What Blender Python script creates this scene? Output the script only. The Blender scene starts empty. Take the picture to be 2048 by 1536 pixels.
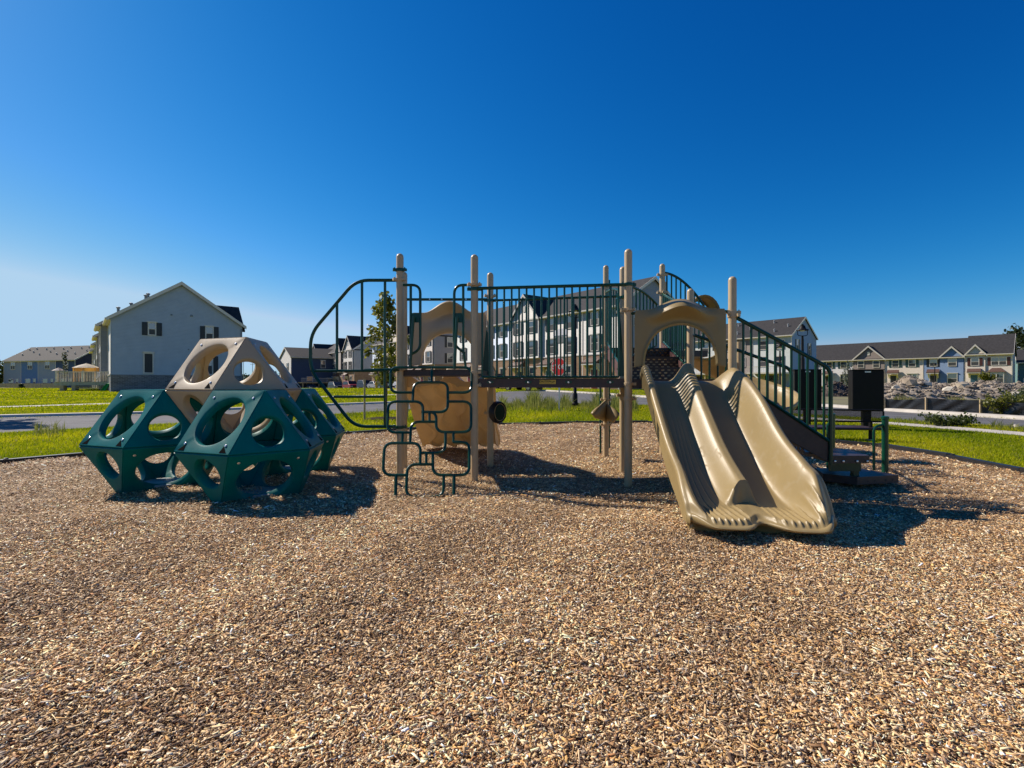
import bpy, bmesh, math, random
import numpy as np
from mathutils import Vector, Matrix
R = math.radians
random.seed(7); rng = np.random.default_rng(7)
SC = bpy.context.scene; COL = SC.collection
# ------------------------------------------------------------------ camera, sky, sun, exposure
CAMZ, F = 1.15, 1000.0            # eye height (m), focal length in pixels of a 2048 px wide frame
cam = bpy.data.objects.new('camera', bpy.data.cameras.new('camera')); COL.objects.link(cam)
cam.location = (0, 0, CAMZ); cam.rotation_euler = (R(90), 0, 0)
cam.data.sensor_width = 36; cam.data.lens = 36*F/2048; cam.data.clip_end = 3000; cam.data.clip_start = .05
SC.camera = cam
SUN_EL, SUN_DIR = R(41), Vector((-.866, .50, 0)).normalized()
wd = bpy.data.worlds.new('World'); SC.world = wd; wd.use_nodes = True
nt = wd.node_tree; nt.nodes.clear()
sky = nt.nodes.new('ShaderNodeTexSky'); sky.sky_type = 'NISHITA'; sky.sun_disc = False
sky.sun_elevation = SUN_EL; sky.sun_rotation = math.atan2(SUN_DIR.x, SUN_DIR.y)
sky.air_density = 1.0; sky.dust_density = .2; sky.ozone_density = 4.0; sky.altitude = 100
bg = nt.nodes.new('ShaderNodeBackground'); bg.inputs['Strength'].default_value = .10
wo = nt.nodes.new('ShaderNodeOutputWorld')
# deep polarised blue: per channel gain and contrast of the sky colour
sp_ = nt.nodes.new('ShaderNodeSeparateColor'); cb_ = nt.nodes.new('ShaderNodeCombineColor'); nt.links.new(sky.outputs[0], sp_.inputs[0])
SKYK = .1275
for i_, (g_, p_, mx_) in enumerate(((3.5, 3.6, .44), (.80, 1.43, .65), (.87, 1.0, .86))):
    prev = sp_.outputs[i_]
    for op_, v_ in (('MULTIPLY', SKYK), ('POWER', p_), ('MULTIPLY', g_), ('MINIMUM', mx_), ('DIVIDE', SKYK)):
        m_ = nt.nodes.new('ShaderNodeMath'); m_.operation = op_; m_.inputs[1].default_value = v_; nt.links.new(prev, m_.inputs[0]); prev = m_.outputs[0]
    nt.links.new(prev, cb_.inputs[i_])
nt.links.new(cb_.outputs[0], bg.inputs[0]); nt.links.new(bg.outputs[0], wo.inputs[0])
sl = bpy.data.lights.new('sun', 'SUN'); sl.energy = 5.0; sl.angle = R(.5); sl.color = (1, .90, .78)
so = bpy.data.objects.new('sun', sl); COL.objects.link(so); so.location = (-30, 20, 30)
sv = SUN_DIR*math.cos(SUN_EL) + Vector((0, 0, math.sin(SUN_EL)))
so.rotation_euler = sv.to_track_quat('Z', 'Y').to_euler()
SC.view_settings.view_transform = 'Standard'; SC.view_settings.look = 'None'; SC.view_settings.exposure = .35; SC.view_settings.gamma = 1
SC.cycles.max_bounces = 6; SC.cycles.transparent_max_bounces = 4; SC.cycles.caustics_reflective = False; SC.cycles.caustics_refractive = False

# ------------------------------------------------------------------ helpers
def T(x, y):
    """height of the land"""
    x = np.asarray(x, float); y = np.asarray(y, float)
    z = np.interp(y, [-50, 15, 25, 40, 60, 3000], [0, 0, .12, .35, .66, .66])
    fade = np.clip((8-x)/18, 0, 1)
    return z - fade*np.clip((y-62)*.018, 0, 1.15)
def P(px, py, Y): return Vector(((px-1024)/F*Y, Y, CAMZ-(py-768)/F*Y))
def G(px, py):
    k = (py-768)/F; lo, hi = .8, 600
    q = (px-1024)/F
    for i in range(60):
        m = (lo+hi)/2
        if CAMZ-k*m > float(T(q*m, m)): lo = m
        else: hi = m
    return Vector((q*lo, lo, float(T(q*lo, lo))))
ORG = {}
def tag(o, label=None, cat=None, group=None, kind=None):
    if label: o['label'] = label
    if cat: o['category'] = cat
    if group: o['group'] = group
    if kind: o['kind'] = kind
    return o
def thing(name, label, cat, loc, rz=0, group=None):
    o = bpy.data.objects.new(name, None); COL.objects.link(o); o.location = loc; o.rotation_euler = (0, 0, rz)
    o.empty_display_size = .1
    ORG[o.name] = Vector(loc)
    return tag(o, label, cat, group)
class MB:
    def __init__(s): s.v = []; s.f = []; s.mi = []; s.cur = 0
    def add(s, vs, fs):
        n = len(s.v); s.v += [tuple(v) for v in vs]; s.f += [tuple(i+n for i in f) for f in fs]; s.mi += [s.cur]*len(fs); return s
    def use(s, i): s.cur = i; return s
    def obox(s, o, a, b, c):
        o, a, b, c = map(Vector, (o, a, b, c))
        return s.add([o, o+a, o+a+b, o+b, o+c, o+a+c, o+a+b+c, o+b+c], [(0,3,2,1),(4,5,6,7),(0,1,5,4),(1,2,6,5),(2,3,7,6),(3,0,4,7)])
    def box(s, x0, y0, z0, x1, y1, z1): return s.obox((x0,y0,z0),(x1-x0,0,0),(0,y1-y0,0),(0,0,z1-z0))
    def prism(s, poly, vec):
        n = len(poly); vec = Vector(vec); p = [Vector(q) for q in poly]
        return s.add(p+[q+vec for q in p], [tuple(range(n))[::-1], tuple(range(n, 2*n))]+[(i, (i+1) % n, n+(i+1) % n, n+i) for i in range(n)])
    def tube(s, pts, r, seg=10, closed=False, cap=True):
        pts = [Vector(p) for p in pts]; n = len(pts)
        rr = r if isinstance(r, (list, tuple)) else [r]*n
        tan = []
        for i in range(n):
            a = pts[i-1] if (i or closed) else pts[i]; b = pts[(i+1) % n] if (i < n-1 or closed) else pts[i]
            tan.append((b-a).normalized())
        t0 = tan[0]; up = Vector((0, 0, 1)) if abs(t0.z) < .9 else Vector((1, 0, 0))
        u = t0.cross(up).normalized(); vs = []
        for i in range(n):
            u = (u - tan[i]*u.dot(tan[i])).normalized(); w = tan[i].cross(u)
            for k in range(seg):
                a = 2*math.pi*k/seg; vs.append(pts[i]+(u*math.cos(a)+w*math.sin(a))*rr[i])
        fs = []
        for i in range(n if closed else n-1):
            j = (i+1) % n
            for k in range(seg): fs.append((i*seg+k, i*seg+(k+1) % seg, j*seg+(k+1) % seg, j*seg+k))
        if cap and not closed: fs += [tuple(range(seg))[::-1], tuple((n-1)*seg+k for k in range(seg))]
        return s.add(vs, fs)
    def lathe(s, prof, c, seg=20, axis=(0, 0, 1)):
        ax = Vector(axis).normalized(); up = Vector((0, 0, 1)) if abs(ax.z) < .9 else Vector((1, 0, 0))
        u = ax.cross(up).normalized(); w = ax.cross(u); c = Vector(c); vs = []; fs = []; n = len(prof)
        for r, h in prof:
            for k in range(seg):
                a = 2*math.pi*k/seg; vs.append(c+ax*h+(u*math.cos(a)+w*math.sin(a))*max(r, 1e-4))
        for i in range(n-1):
            for k in range(seg): fs.append((i*seg+k, i*seg+(k+1) % seg, (i+1)*seg+(k+1) % seg, (i+1)*seg+k))
        fs += [tuple(range(seg))[::-1], tuple((n-1)*seg+k for k in range(seg))]
        return s.add(vs, fs)
    def grid(s, rows, closed=False):
        n, m = len(rows), len(rows[0]); vs = [p for r in rows for p in r]; fs = []
        for i in range(n-1):
            for j in range(m if closed else m-1):
                k = (j+1) % m; fs.append((i*m+j, i*m+k, (i+1)*m+k, (i+1)*m+j))
        return s.add(vs, fs)
    def build(s, name, mat, parent=None, org=None, local=False, sharp=35, recalc=True):
        if org is None: org = Vector((0, 0, 0)) if (parent is None or local) else ORG[parent.name]
        me = bpy.data.meshes.new(name)
        me.from_pydata([tuple(Vector(v)-org) for v in s.v], [], s.f)
        if recalc:
            bm = bmesh.new(); bm.from_mesh(me); bmesh.ops.recalc_face_normals(bm, faces=bm.faces); bm.to_mesh(me); bm.free()
        if sharp:
            me.polygons.foreach_set('use_smooth', [True]*len(me.polygons)); me.set_sharp_from_angle(angle=R(sharp))
        for mm in (mat if isinstance(mat, (list, tuple)) else [mat]): me.materials.append(mm)
        if isinstance(mat, (list, tuple)): me.polygons.foreach_set('material_index', s.mi+[0]*(len(me.polygons)-len(s.mi)))
        o = bpy.data.objects.new(name, me); COL.objects.link(o)
        if parent is None: o.location = org
        else: o.parent = parent
        ORG[o.name] = Vector((0, 0, 0)) if local else org
        return o
def rounded(pts, rad, n=6, closed=False):
    pts = [Vector(p) for p in pts]; out = []; N = len(pts)
    for i, p in enumerate(pts):
        if not closed and i in (0, N-1): out.append(p); continue
        a, b = pts[i-1], pts[(i+1) % N]; r = min(rad, (a-p).length*.49, (b-p).length*.49)
        s_, e_ = p+(a-p).normalized()*r, p+(b-p).normalized()*r
        for k in range(n+1):
            t = k/n; out.append(s_*(1-t)**2+p*(2*t*(1-t))+e_*t*t)
    return out
def npmesh(name, verts, faces_flat, counts, mat, cols=None, smooth=False):
    me = bpy.data.meshes.new(name); nv = len(verts)
    me.vertices.add(nv); me.vertices.foreach_set('co', np.ascontiguousarray(verts, np.float32).ravel())
    me.loops.add(len(faces_flat)); me.loops.foreach_set('vertex_index', np.ascontiguousarray(faces_flat, np.int32))
    me.polygons.add(len(counts)); st = np.concatenate([[0], np.cumsum(counts)[:-1]]).astype(np.int32)
    me.polygons.foreach_set('loop_start', st)
    if cols is not None:
        at = me.attributes.new('tint', 'FLOAT_COLOR', 'FACE')
        c4 = np.ones((len(counts), 4), np.float32); c4[:, :3] = cols; at.data.foreach_set('color', c4.ravel())
    me.update(calc_edges=True); me.validate()
    if smooth: me.polygons.foreach_set('use_smooth', [True]*len(me.polygons))
    me.materials.append(mat)
    o = bpy.data.objects.new(name, me); COL.objects.link(o); ORG[o.name] = Vector((0, 0, 0)); return o

# ------------------------------------------------------------------ materials
MATS = {}
def mat(name, col, rough=.55, var=.12, scale=6., bump=0., bscale=60., metal=0., coat=0., siding=0., brick=False, attr=False, col2=None, spec=.5, trans=0., scuff=0., ior=1.5):
    if name in MATS: return MATS[name]
    m = bpy.data.materials.new(name); m.use_nodes = True; MATS[name] = m
    n = m.node_tree.nodes; L = m.node_tree.links; b = n['Principled BSDF']
    b.inputs['Roughness'].default_value = rough; b.inputs['Metallic'].default_value = metal
    b.inputs['Specular IOR Level'].default_value = spec; b.inputs['IOR'].default_value = ior
    if coat: b.inputs['Coat Weight'].default_value = coat; b.inputs['Coat Roughness'].default_value = .15
    tc = n.new('ShaderNodeTexCoord'); vec = tc.outputs['Object']
    def noise(sc, det=4):
        t = n.new('ShaderNodeTexNoise'); t.inputs['Scale'].default_value = sc; t.inputs['Detail'].default_value = det; L.new(vec, t.inputs['Vector']); return t
    if attr:
        a = n.new('ShaderNodeAttribute'); a.attribute_name = 'tint'; L.new(a.outputs['Color'], b.inputs['Base Color'])
    elif brick:
        sp = n.new('ShaderNodeSeparateXYZ'); L.new(vec, sp.inputs[0])
        ad = n.new('ShaderNodeMath'); ad.operation = 'MULTIPLY_ADD'; L.new(sp.outputs[0], ad.inputs[0]); ad.inputs[1].default_value = .35; L.new(sp.outputs[1], ad.inputs[2])
        cb = n.new('ShaderNodeCombineXYZ'); L.new(ad.outputs[0], cb.inputs[0]); L.new(sp.outputs[2], cb.inputs[1])
        bt = n.new('ShaderNodeTexBrick'); bt.inputs['Scale'].default_value = 1; bt.inputs['Brick Width'].default_value = .34; bt.inputs['Row Height'].default_value = .12
        bt.inputs['Mortar Size'].default_value = .012
        bt.inputs['Color1'].default_value = (*col, 1); bt.inputs['Color2'].default_value = (*(col2 or [c*.55 for c in col]), 1)
        bt.inputs['Mortar'].default_value = (*[min(1, c*1.4) for c in col], 1)
        L.new(cb.outputs[0], bt.inputs['Vector']); L.new(bt.outputs['Color'], b.inputs['Base Color'])
    else:
        t = noise(scale); mx = n.new('ShaderNodeMix'); mx.data_type = 'RGBA'
        rp = n.new('ShaderNodeValToRGB'); rp.color_ramp.elements[0].position = .3; rp.color_ramp.elements[1].position = .7
        L.new(t.outputs[0], rp.inputs[0]); L.new(rp.outputs[0], mx.inputs['Factor'])
        mx.inputs['A'].default_value = (*[c*(1-var) for c in col], 1)
        mx.inputs['B'].default_value = (*(col2 or [min(1, c*(1+var)) for c in col]), 1)
        out_ = mx.outputs['Result']
        if scuff:   # chalky scratches and dust with a shape of their own
            t3 = noise(9, 12); t3.inputs['Distortion'].default_value = 1.6; r3 = n.new('ShaderNodeValToRGB'); r3.color_ramp.elements[0].position = .56; r3.color_ramp.elements[1].position = .74
            L.new(t3.outputs[0], r3.inputs[0]); ml = n.new('ShaderNodeMath'); ml.operation = 'MULTIPLY'; ml.inputs[1].default_value = scuff*2.2; L.new(r3.outputs[0], ml.inputs[0])
            m3 = n.new('ShaderNodeMix'); m3.data_type = 'RGBA'; L.new(ml.outputs[0], m3.inputs['Factor']); L.new(out_, m3.inputs['A']); m3.inputs['B'].default_value = (.42, .38, .31, 1); out_ = m3.outputs['Result']
            ra = n.new('ShaderNodeMapRange'); L.new(r3.outputs[0], ra.inputs[0]); ra.inputs[3].default_value = rough; ra.inputs[4].default_value = min(1, rough+.25); L.new(ra.outputs[0], b.inputs['Roughness'])
        L.new(out_, b.inputs['Base Color'])
    h = None
    if siding:
        w = n.new('ShaderNodeTexWave'); w.wave_type = 'BANDS'; w.bands_direction = 'Z'; w.wave_profile = 'SAW'; bmix = True
        w.inputs['Scale'].default_value = 2*math.pi/(20*siding); w.inputs['Distortion'].default_value = 0; L.new(vec, w.inputs['Vector'])
        bp = n.new('ShaderNodeBump'); bp.inputs['Strength'].default_value = 1.; bp.inputs['Distance'].default_value = -.09
        L.new(w.outputs['Fac'], bp.inputs['Height']); L.new(bp.outputs[0], b.inputs['Normal'])
    elif bump:
        t2 = noise(bscale, 6); bp = n.new('ShaderNodeBump'); bp.inputs['Strength'].default_value = bump; bp.inputs['Distance'].default_value = .02
        L.new(t2.outputs[0], bp.inputs['Height']); L.new(bp.outputs[0], b.inputs['Normal'])
    if trans:
        tr = n.new('ShaderNodeBsdfTranslucent'); ms = n.new('ShaderNodeMixShader'); ms.inputs[0].default_value = trans
        src = b.inputs['Base Color'].links[0].from_socket; L.new(src, tr.inputs[0])
        L.new(b.outputs[0], ms.inputs[1]); L.new(tr.outputs[0], ms.inputs[2]); L.new(ms.outputs[0], n['Material Output'].inputs[0])
    return m
TAN = mat('tan_plastic', (.31, .225, .097), .38, .06, 3, .06, 220, trans=.06, scuff=.04, spec=.35)
TAND = mat('pale_tan_plastic', (.56, .445, .28), .42, .06, 3, .06, 220, trans=.25, scuff=.06)
TANW = mat('backlit_tan_plastic', (.66, .51, .30), .45, .06, 3, .06, 220, trans=.26, scuff=.08)  # lighter copy of the tan, warm glow of backlit plastic put into the colour
TANP = mat('tan_powder_coat', (.50, .37, .205), .38, .06, 8, .05, 300)
TEAL = mat('teal_plastic', (.0006, .135, .128), .42, .15, 4, .10, 160, spec=.08)
GREEN = mat('green_powder_coat', (.002, .052, .030), .28, .1, 8, spec=.4)
BROWN = mat('brown_vinyl', (.045, .026, .022), .45, .2, 20, .1, 200)
STEEL = mat('bolt_steel', (.7, .7, .7), .3, .05, metal=.9)
YEL = mat('yellow_label', (.62, .42, .05), .5, .05)
BLACK = mat('black_plastic', (.012, .012, .014), .45, .3, 8, .1, 80)
BRONZE = mat('dark_bronze', (.008, .007, .008), .55, .15, 5, spec=.2)
WHITE = mat('white_trim', (.62, .565, .52), .5, .05)
GLASS = mat('window_glass', (.02, .03, .04), .05, .1, ior=2.5); SCREEN = mat('insect_screen', (.055, .055, .06), .6, .15, 4)
ROOF = mat('dark_shingle', (.027, .025, .025), .9, .35, 3, .5, 12)
ROOFB = mat('grey_shingle', (.036, .034, .033), .9, .25, 3, .5, 12)
METALROOF = mat('bronze_metal_roof', (.105, .058, .045), .5, .1)
CONC = mat('concrete', (.46, .42, .36), .85, .15, 3, .2, 40)
ASPH = mat('asphalt', (.10, .098, .10), .9, .25, 1.2, .3, 60)
GRASS = mat('lawn_turf', (.24, .27, .006), .95, .35, .45, .8, 25, col2=(.46, .44, .015), spec=.05)
BLADE = mat('grass_blades', (1, 1, 1), .7, attr=True, trans=.5, spec=.12)
CHIP = mat('wood_chips', (1, 1, 1), .75, attr=True)
MULCH = mat('mulch_bed', (.20, .115, .05), .95, .5, 60, 1., 90, col2=(.46, .30, .15))
SHUT = mat('black_shutter', (.015, .016, .02), .5, .1)
WOOD = mat('pale_timber', (.45, .33, .18), .7, .2, 12, .2, 40)
BARK = mat('tree_bark', (.13, .09, .06), .9, .3, 12, .5, 40)

# ------------------------------------------------------------------ land, roads, paths
def land():
    ys = np.concatenate([np.arange(-12, 30, 1.), np.arange(30, 80, 2.), np.arange(80, 150, 5), [180, 240, 340, 500, 800, 1300]])
    xs = np.concatenate([[-1300, -700, -400, -250, -180], np.arange(-140, -40, 5), np.arange(-40, 40, 2.), np.arange(40, 141, 5), [180, 250, 400, 700, 1300]])
    X, Yg = np.meshgrid(xs, ys); Z = T(X, Yg)-.06
    v = np.stack([X, Yg, Z], -1).reshape(-1, 3); n, m = X.shape
    i = np.arange(n-1)[:, None]*m+np.arange(m-1)[None, :]
    f = np.stack([i, i+1, i+m+1, i+m], -1).reshape(-1, 4)
    tag(npmesh('ground', v, f.ravel(), np.full(len(f), 4), GRASS), kind='structure')
land()
def strip(name, pairs, m, lift, nx=6, ny=6, kind='structure'):
    """draped sheet between two ground lines"""
    rows = []
    for (a0, b0), (a1, b1) in zip(pairs[:-1], pairs[1:]):
        for i in range(nx):
            t = i/nx; a = a0.lerp(a1, t); b = b0.lerp(b1, t)
            rows.append([a.lerp(b, k/ny) for k in range(ny+1)])
    rows.append([pairs[-1][0].lerp(pairs[-1][1], k/ny) for k in range(ny+1)])
    rows = [[Vector((p.x, p.y, float(T(p.x, p.y))+lift)) for p in r] for r in rows]
    o = MB().grid(rows).build(name, m, recalc=True); tag(o, kind=kind); return rows
FAR = [(-420, 858), (0, 836), (280, 829), (672, 811), (840, 805), (950, 797), (1000, 783), (1071, 781), (1200, 788), (1320, 797), (1500, 804), (1650, 813), (1780, 822), (2048, 839), (2400, 862)]
NEAR = [(-420, 898), (0, 864), (280, 849), (672, 827), (840, 817), (950, 809), (1000, 807), (1071, 806), (1200, 807), (1320, 810), (1500, 821), (1650, 830), (1780, 837), (2048, 853), (2400, 876)]
fg = [G(*p) for p in FAR]; ng = [G(*p) for p in NEAR]
strip('road', list(zip(fg, ng)), ASPH, -.02)
def kerb(name, pts, w=.32, h=.1, out=1):
    m = MB(); rows = []
    fine = []
    for a, b in zip(pts[:-1], pts[1:]):
        k = max(1, int((b-a).length/2)); fine += [a.lerp(b, i/k) for i in range(k)]
    fine.append(pts[-1])
    for i, p in enumerate(fine):
        d = (fine[min(i+1, len(fine)-1)]-fine[max(i-1, 0)]); d.z = 0; d.normalize(); nn = Vector((-d.y, d.x, 0))*out
        q = Vector((p.x, p.y, float(T(p.x, p.y))-.03)); u = Vector((0, 0, 1))
        rows.append([q-u*.1, q+u*.02, q+nn*.1+u*.035, q+nn*.16+u*(h+.02), q+nn*(w+.1)+u*(h+.03), q+nn*(w+.1)-u*.1])
    m.grid(rows, closed=True); tag(m.build(name, CONC), kind='structure')
kerb('kerb', fg[:6]); kerb('kerb', fg[7:])
WALKS = []
def walk(name, px, w, lift=-.02):
    g = [G(*p) for p in px]; prs = []
    for i, p in enumerate(g):
        d = g[min(i+1, len(g)-1)]-g[max(i-1, 0)]; d.z = 0; d.normalize(); nn = Vector((-d.y, d.x, 0))
        prs.append((p+nn*w/2, p-nn*w/2))
    strip(name, prs, CONC, lift, 8, 2); WALKS.append(np.array([(a.x, a.y) for a, b in prs]+[(b.x, b.y) for a, b in prs[::-1]]))
walk('pavement', [(-420, 828), (0, 813), (215, 806.5), (650, 792.5), (800, 788.5), (880, 786.5)], 1.5)
walk('path', [(735, 777.5), (790, 780), (850, 784.5), (900, 787)], 1.5)
walk('pavement', [(1560, 832), (1680, 839), (1780, 845), (1900, 854), (2048, 866), (2300, 886)], 1.0)
C0, VD, ND = Vector((11.3, 53, 0)), Vector((-.611, .791, 0)), Vector((-.791, -.611, 0))
strip('road', [(C0+VD*t+ND*4.6, C0+VD*t+ND*13) for t in (16, 40, 80, 125)], ASPH, -.022, 12, 4)
kerb('kerb', [C0+VD*t+ND*4.6 for t in (18, 60, 110)], out=-1)
# bare earth of the building site right of the road
DIRT = mat('bare_earth', (.19, .155, .105), .95, .35, .6, .8, 12, col2=(.20, .19, .075))
strip('bare_ground', [(G(px, a)+Vector((0, .6, 0)), G(px, b)) for px, a, b in ((1590, 809, 786), (1650, 812.5, 784), (1780, 821, 784), (2048, 838, 786), (2400, 861, 790))], DIRT, -.03, 6, 8)

# playground mulch bed and its border
BPX = [(-330, 962), (0, 926), (165, 911), (330, 897), (500, 884), (690, 868), (852, 857), (1000, 849.5), (1150, 846), (1290, 845), (1420, 853), (1540, 867), (1670, 885), (1760, 893), (1900, 915), (2048, 944), (2300, 1000)]
bpts = [Vector((1.15*F/(py-768)*(px-1024)/F, 1.15*F/(py-768), 0)) for px, py in BPX]
poly = np.array([(p.x, p.y) for p in bpts]+[(9, -6), (-13, -6)])
def inside(x, y, pg=poly):
    c = np.zeros(x.shape, bool); n = len(pg)
    for i in range(n):
        x0, y0 = pg[i]; x1, y1 = pg[(i+1) % n]
        k = ((y0 > y) != (y1 > y)); c ^= k & (x < (x1-x0)*(y-y0)/(y1-y0+1e-12)+x0)
    return c
def MH(x, y): return .016*np.sin(1.7*x+.6*y)*np.cos(1.3*y-.8*x)+.010*np.sin(4.1*x-2.2*y)+.008*np.cos(5.3*y+3*x)
def mulch():
    xs = np.arange(-13, 9.01, .14); ys = np.arange(-6, 15.6, .14); X, Yg = np.meshgrid(xs, ys); Z = MH(X, Yg)-.008
    m = X.shape[1]; v = np.stack([X, Yg, Z], -1).reshape(-1, 3)
    i = (np.arange(X.shape[0]-1)[:, None]*m+np.arange(m-1)[None, :]).ravel()
    cx = v[i, 0]+.07; cy = v[i, 1]+.07; i = i[inside(cx, cy)]
    f = np.stack([i, i+1, i+m+1, i+m], -1)
    tag(npmesh('mulch', v, f.ravel(), np.full(len(f), 4), MULCH, smooth=True), kind='structure')
mulch()
def border():
    r = thing('playground_border', 'low black plastic edging timbers curving round the wood chip bed', 'edging', bpts[5])
    fine = bpts
    for a, b in zip(fine[:-1], fine[1:]):
        n = max(1, round((b-a).length/1.25))
        for k in range(n):
            p, q = a.lerp(b, k/n), a.lerp(b, (k+1)/n); d = (q-p).normalized(); nn = Vector((-d.y, d.x, 0))*.05
            z = Vector((0, 0, .055+random.uniform(-.008, .008)))
            m = MB().obox(p-nn-Vector((0, 0, .1)), d*((q-p).length-.015), nn*2, z+Vector((0, 0, .1)))
            m.lathe([(.03, 0), (.03, .012), (.022, .018)], p+d*.06+z, 10)
            m.build('edging_timber', BLACK, r)
border()
def chips():
    V = []; Fc = []; Cn = []; Cl = []; base = 0
    pal = np.array([(.70, .58, .40), (.55, .41, .24), (.52, .35, .15), (.30, .19, .10), (.12, .075, .045), (.42, .37, .31), (.86, .79, .66), (.42, .23, .10), (.20, .14, .10), (.62, .50, .30)])
    pw = np.array([.19, .19, .11, .15, .10, .07, .05, .04, .05, .05])
    for y0, y1, dens, sc, full in ((1.0, 1.9, 24000, .92, 1), (1.9, 3, 17000, .95, 1), (3, 4.3, 11000, 1.0, 1), (4.3, 6, 6500, 1.1, 0), (6, 9, 3600, 1.3, 0), (9, 15.5, 1500, 1.7, 0)):
        xm = 1.2*y1+.7; n = int(2*xm*(y1-y0)*dens)
        x = rng.uniform(-xm, xm, n); y = rng.uniform(y0, y1, n)
        k = (np.abs(x) < 1.16*y+.6) & inside(x, y); x, y = x[k], y[k]; n = len(x)
        Ln = np.clip(rng.lognormal(np.log(.0128), .60, n), .004, .07)*sc
        Wd = np.clip(Ln*np.where(rng.random(n) < .5, rng.uniform(.12, .4, n), rng.uniform(.4, .9, n)), .0022*sc, .0125*sc); Th = rng.uniform(.0004, .0013, n)*sc
        sl_ = rng.random(n) < .05; Ln[sl_] = rng.uniform(.03, .085, sl_.sum())*sc; Wd[sl_] = rng.uniform(.002, .005, sl_.sum())*sc
        bg_ = rng.random(n) < .012; Ln[bg_] = rng.uniform(.028, .055, bg_.sum())*sc; Wd[bg_] = rng.uniform(.009, .018, bg_.sum())*sc
        Ln *= .5; Wd *= .5
        yaw = rng.uniform(0, 2*np.pi, n); tl = rng.normal(0, .26, n); rl = rng.normal(0, .36, n)
        z = MH(x, y)+rng.uniform(.0, .014, n)*sc**.5
        ca, sa = np.cos(yaw), np.sin(yaw); ct, st = np.cos(tl), np.sin(tl); cr, sr = np.cos(rl), np.sin(rl)
        ax = np.stack([ca*ct, sa*ct, st], -1); ay = np.stack([-sa*cr-ca*st*sr, ca*cr-sa*st*sr, ct*sr], -1); az = np.cross(ax, ay)
        c = np.stack([x, y, z], -1)
        def corner(sx, sy, sz):
            j = rng.uniform(.3, 1, n)
            return c+ax*(sx*Ln*rng.uniform(.6, 1, n))[:, None]+ay*(sy*Wd*j)[:, None]+az*(sz*Th)[:, None]
        top = [corner(-1, -1, 1), corner(1, -1, 1), corner(1, 1, 1), corner(-1, 1, 1)]
        ci = rng.choice(len(pal), n, p=pw)
        cl = pal[ci]*rng.uniform(.7, 1.25, n)[:, None]
        patch = .97+.08*np.sin(1.1*x+.5)*np.cos(.9*y+x*.4)+.10*np.sin(3.3*x-2*y+np.sin(2.1*y))+.13*np.sin(9.1*x+3*np.sin(4.3*y))*np.sin(8.3*y+2*np.sin(5.1*x))+.08*np.sin(21*x+4*np.sin(9*y))*np.cos(19*y); cl = np.clip(1.12*cl**1.12*np.array([1.28, 1.14, .98])*patch[:, None], .006, .92)
        if full:
            bot = [t-az*(2.2*Th)[:, None] for t in top]
            v = np.stack(top+bot, 1).reshape(-1, 3)
            q = np.array([(0, 1, 2, 3), (0, 4, 5, 1), (1, 5, 6, 2), (2, 6, 7, 3), (3, 7, 4, 0)])
            f = (base+np.arange(n)[:, None, None]*8+q[None]).reshape(-1, 4); base += 8*n; Cl.append(np.repeat(cl, 5, 0))
        else:
            v = np.stack(top, 1).reshape(-1, 3); q = np.array([(0, 1, 2, 3)])
            f = (base+np.arange(n)[:, None, None]*4+q[None]).reshape(-1, 4); base += 4*n; Cl.append(cl)
        V.append(v); Fc.append(f)
    f = np.concatenate(Fc)
    tag(npmesh('wood_chips', np.concatenate(V), f.ravel(), np.full(len(f), 4), CHIP, np.concatenate(Cl)),
        'loose tan and brown wood chips covering the play area', 'wood chips', kind='stuff')
chips()

# ------------------------------------------------------------------ grass
roadpoly = np.array([(p.x, p.y) for p in fg]+[(p.x, p.y) for p in ng[::-1]])
def blades(name, x, y, hgt, wid, cols, label=None, lean=.5):
    n = len(x); z = T(x, y)-.065
    yaw = rng.uniform(0, 2*np.pi, n); ln = rng.normal(0, lean, n)*hgt; la = rng.uniform(0, 2*np.pi, n)
    dx, dy = np.cos(yaw)*wid/2, np.sin(yaw)*wid/2
    tx, ty = x+np.cos(la)*ln, y+np.sin(la)*ln
    mx, my = x+np.cos(la)*ln*.35, y+np.sin(la)*ln*.35
    v = np.stack([np.stack([x-dx, y-dy, z], -1), np.stack([x+dx, y+dy, z], -1), np.stack([mx+dx*.8, my+dy*.8, z+hgt*.6], -1), np.stack([mx-dx*.8, my-dy*.8, z+hgt*.6], -1), np.stack([tx, ty, z+hgt], -1)], 1).reshape(-1, 3)
    b = np.arange(n)[:, None]*5
    f = np.concatenate([b+np.array([[0, 1, 2, 3]]), b+np.array([[3, 2, 4]])], 1).ravel()
    cnt = np.tile([4, 3], n)
    return tag(npmesh(name, v, f, cnt, BLADE, np.repeat(cols, 2, 0)), label, 'grass', kind='stuff')
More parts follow.
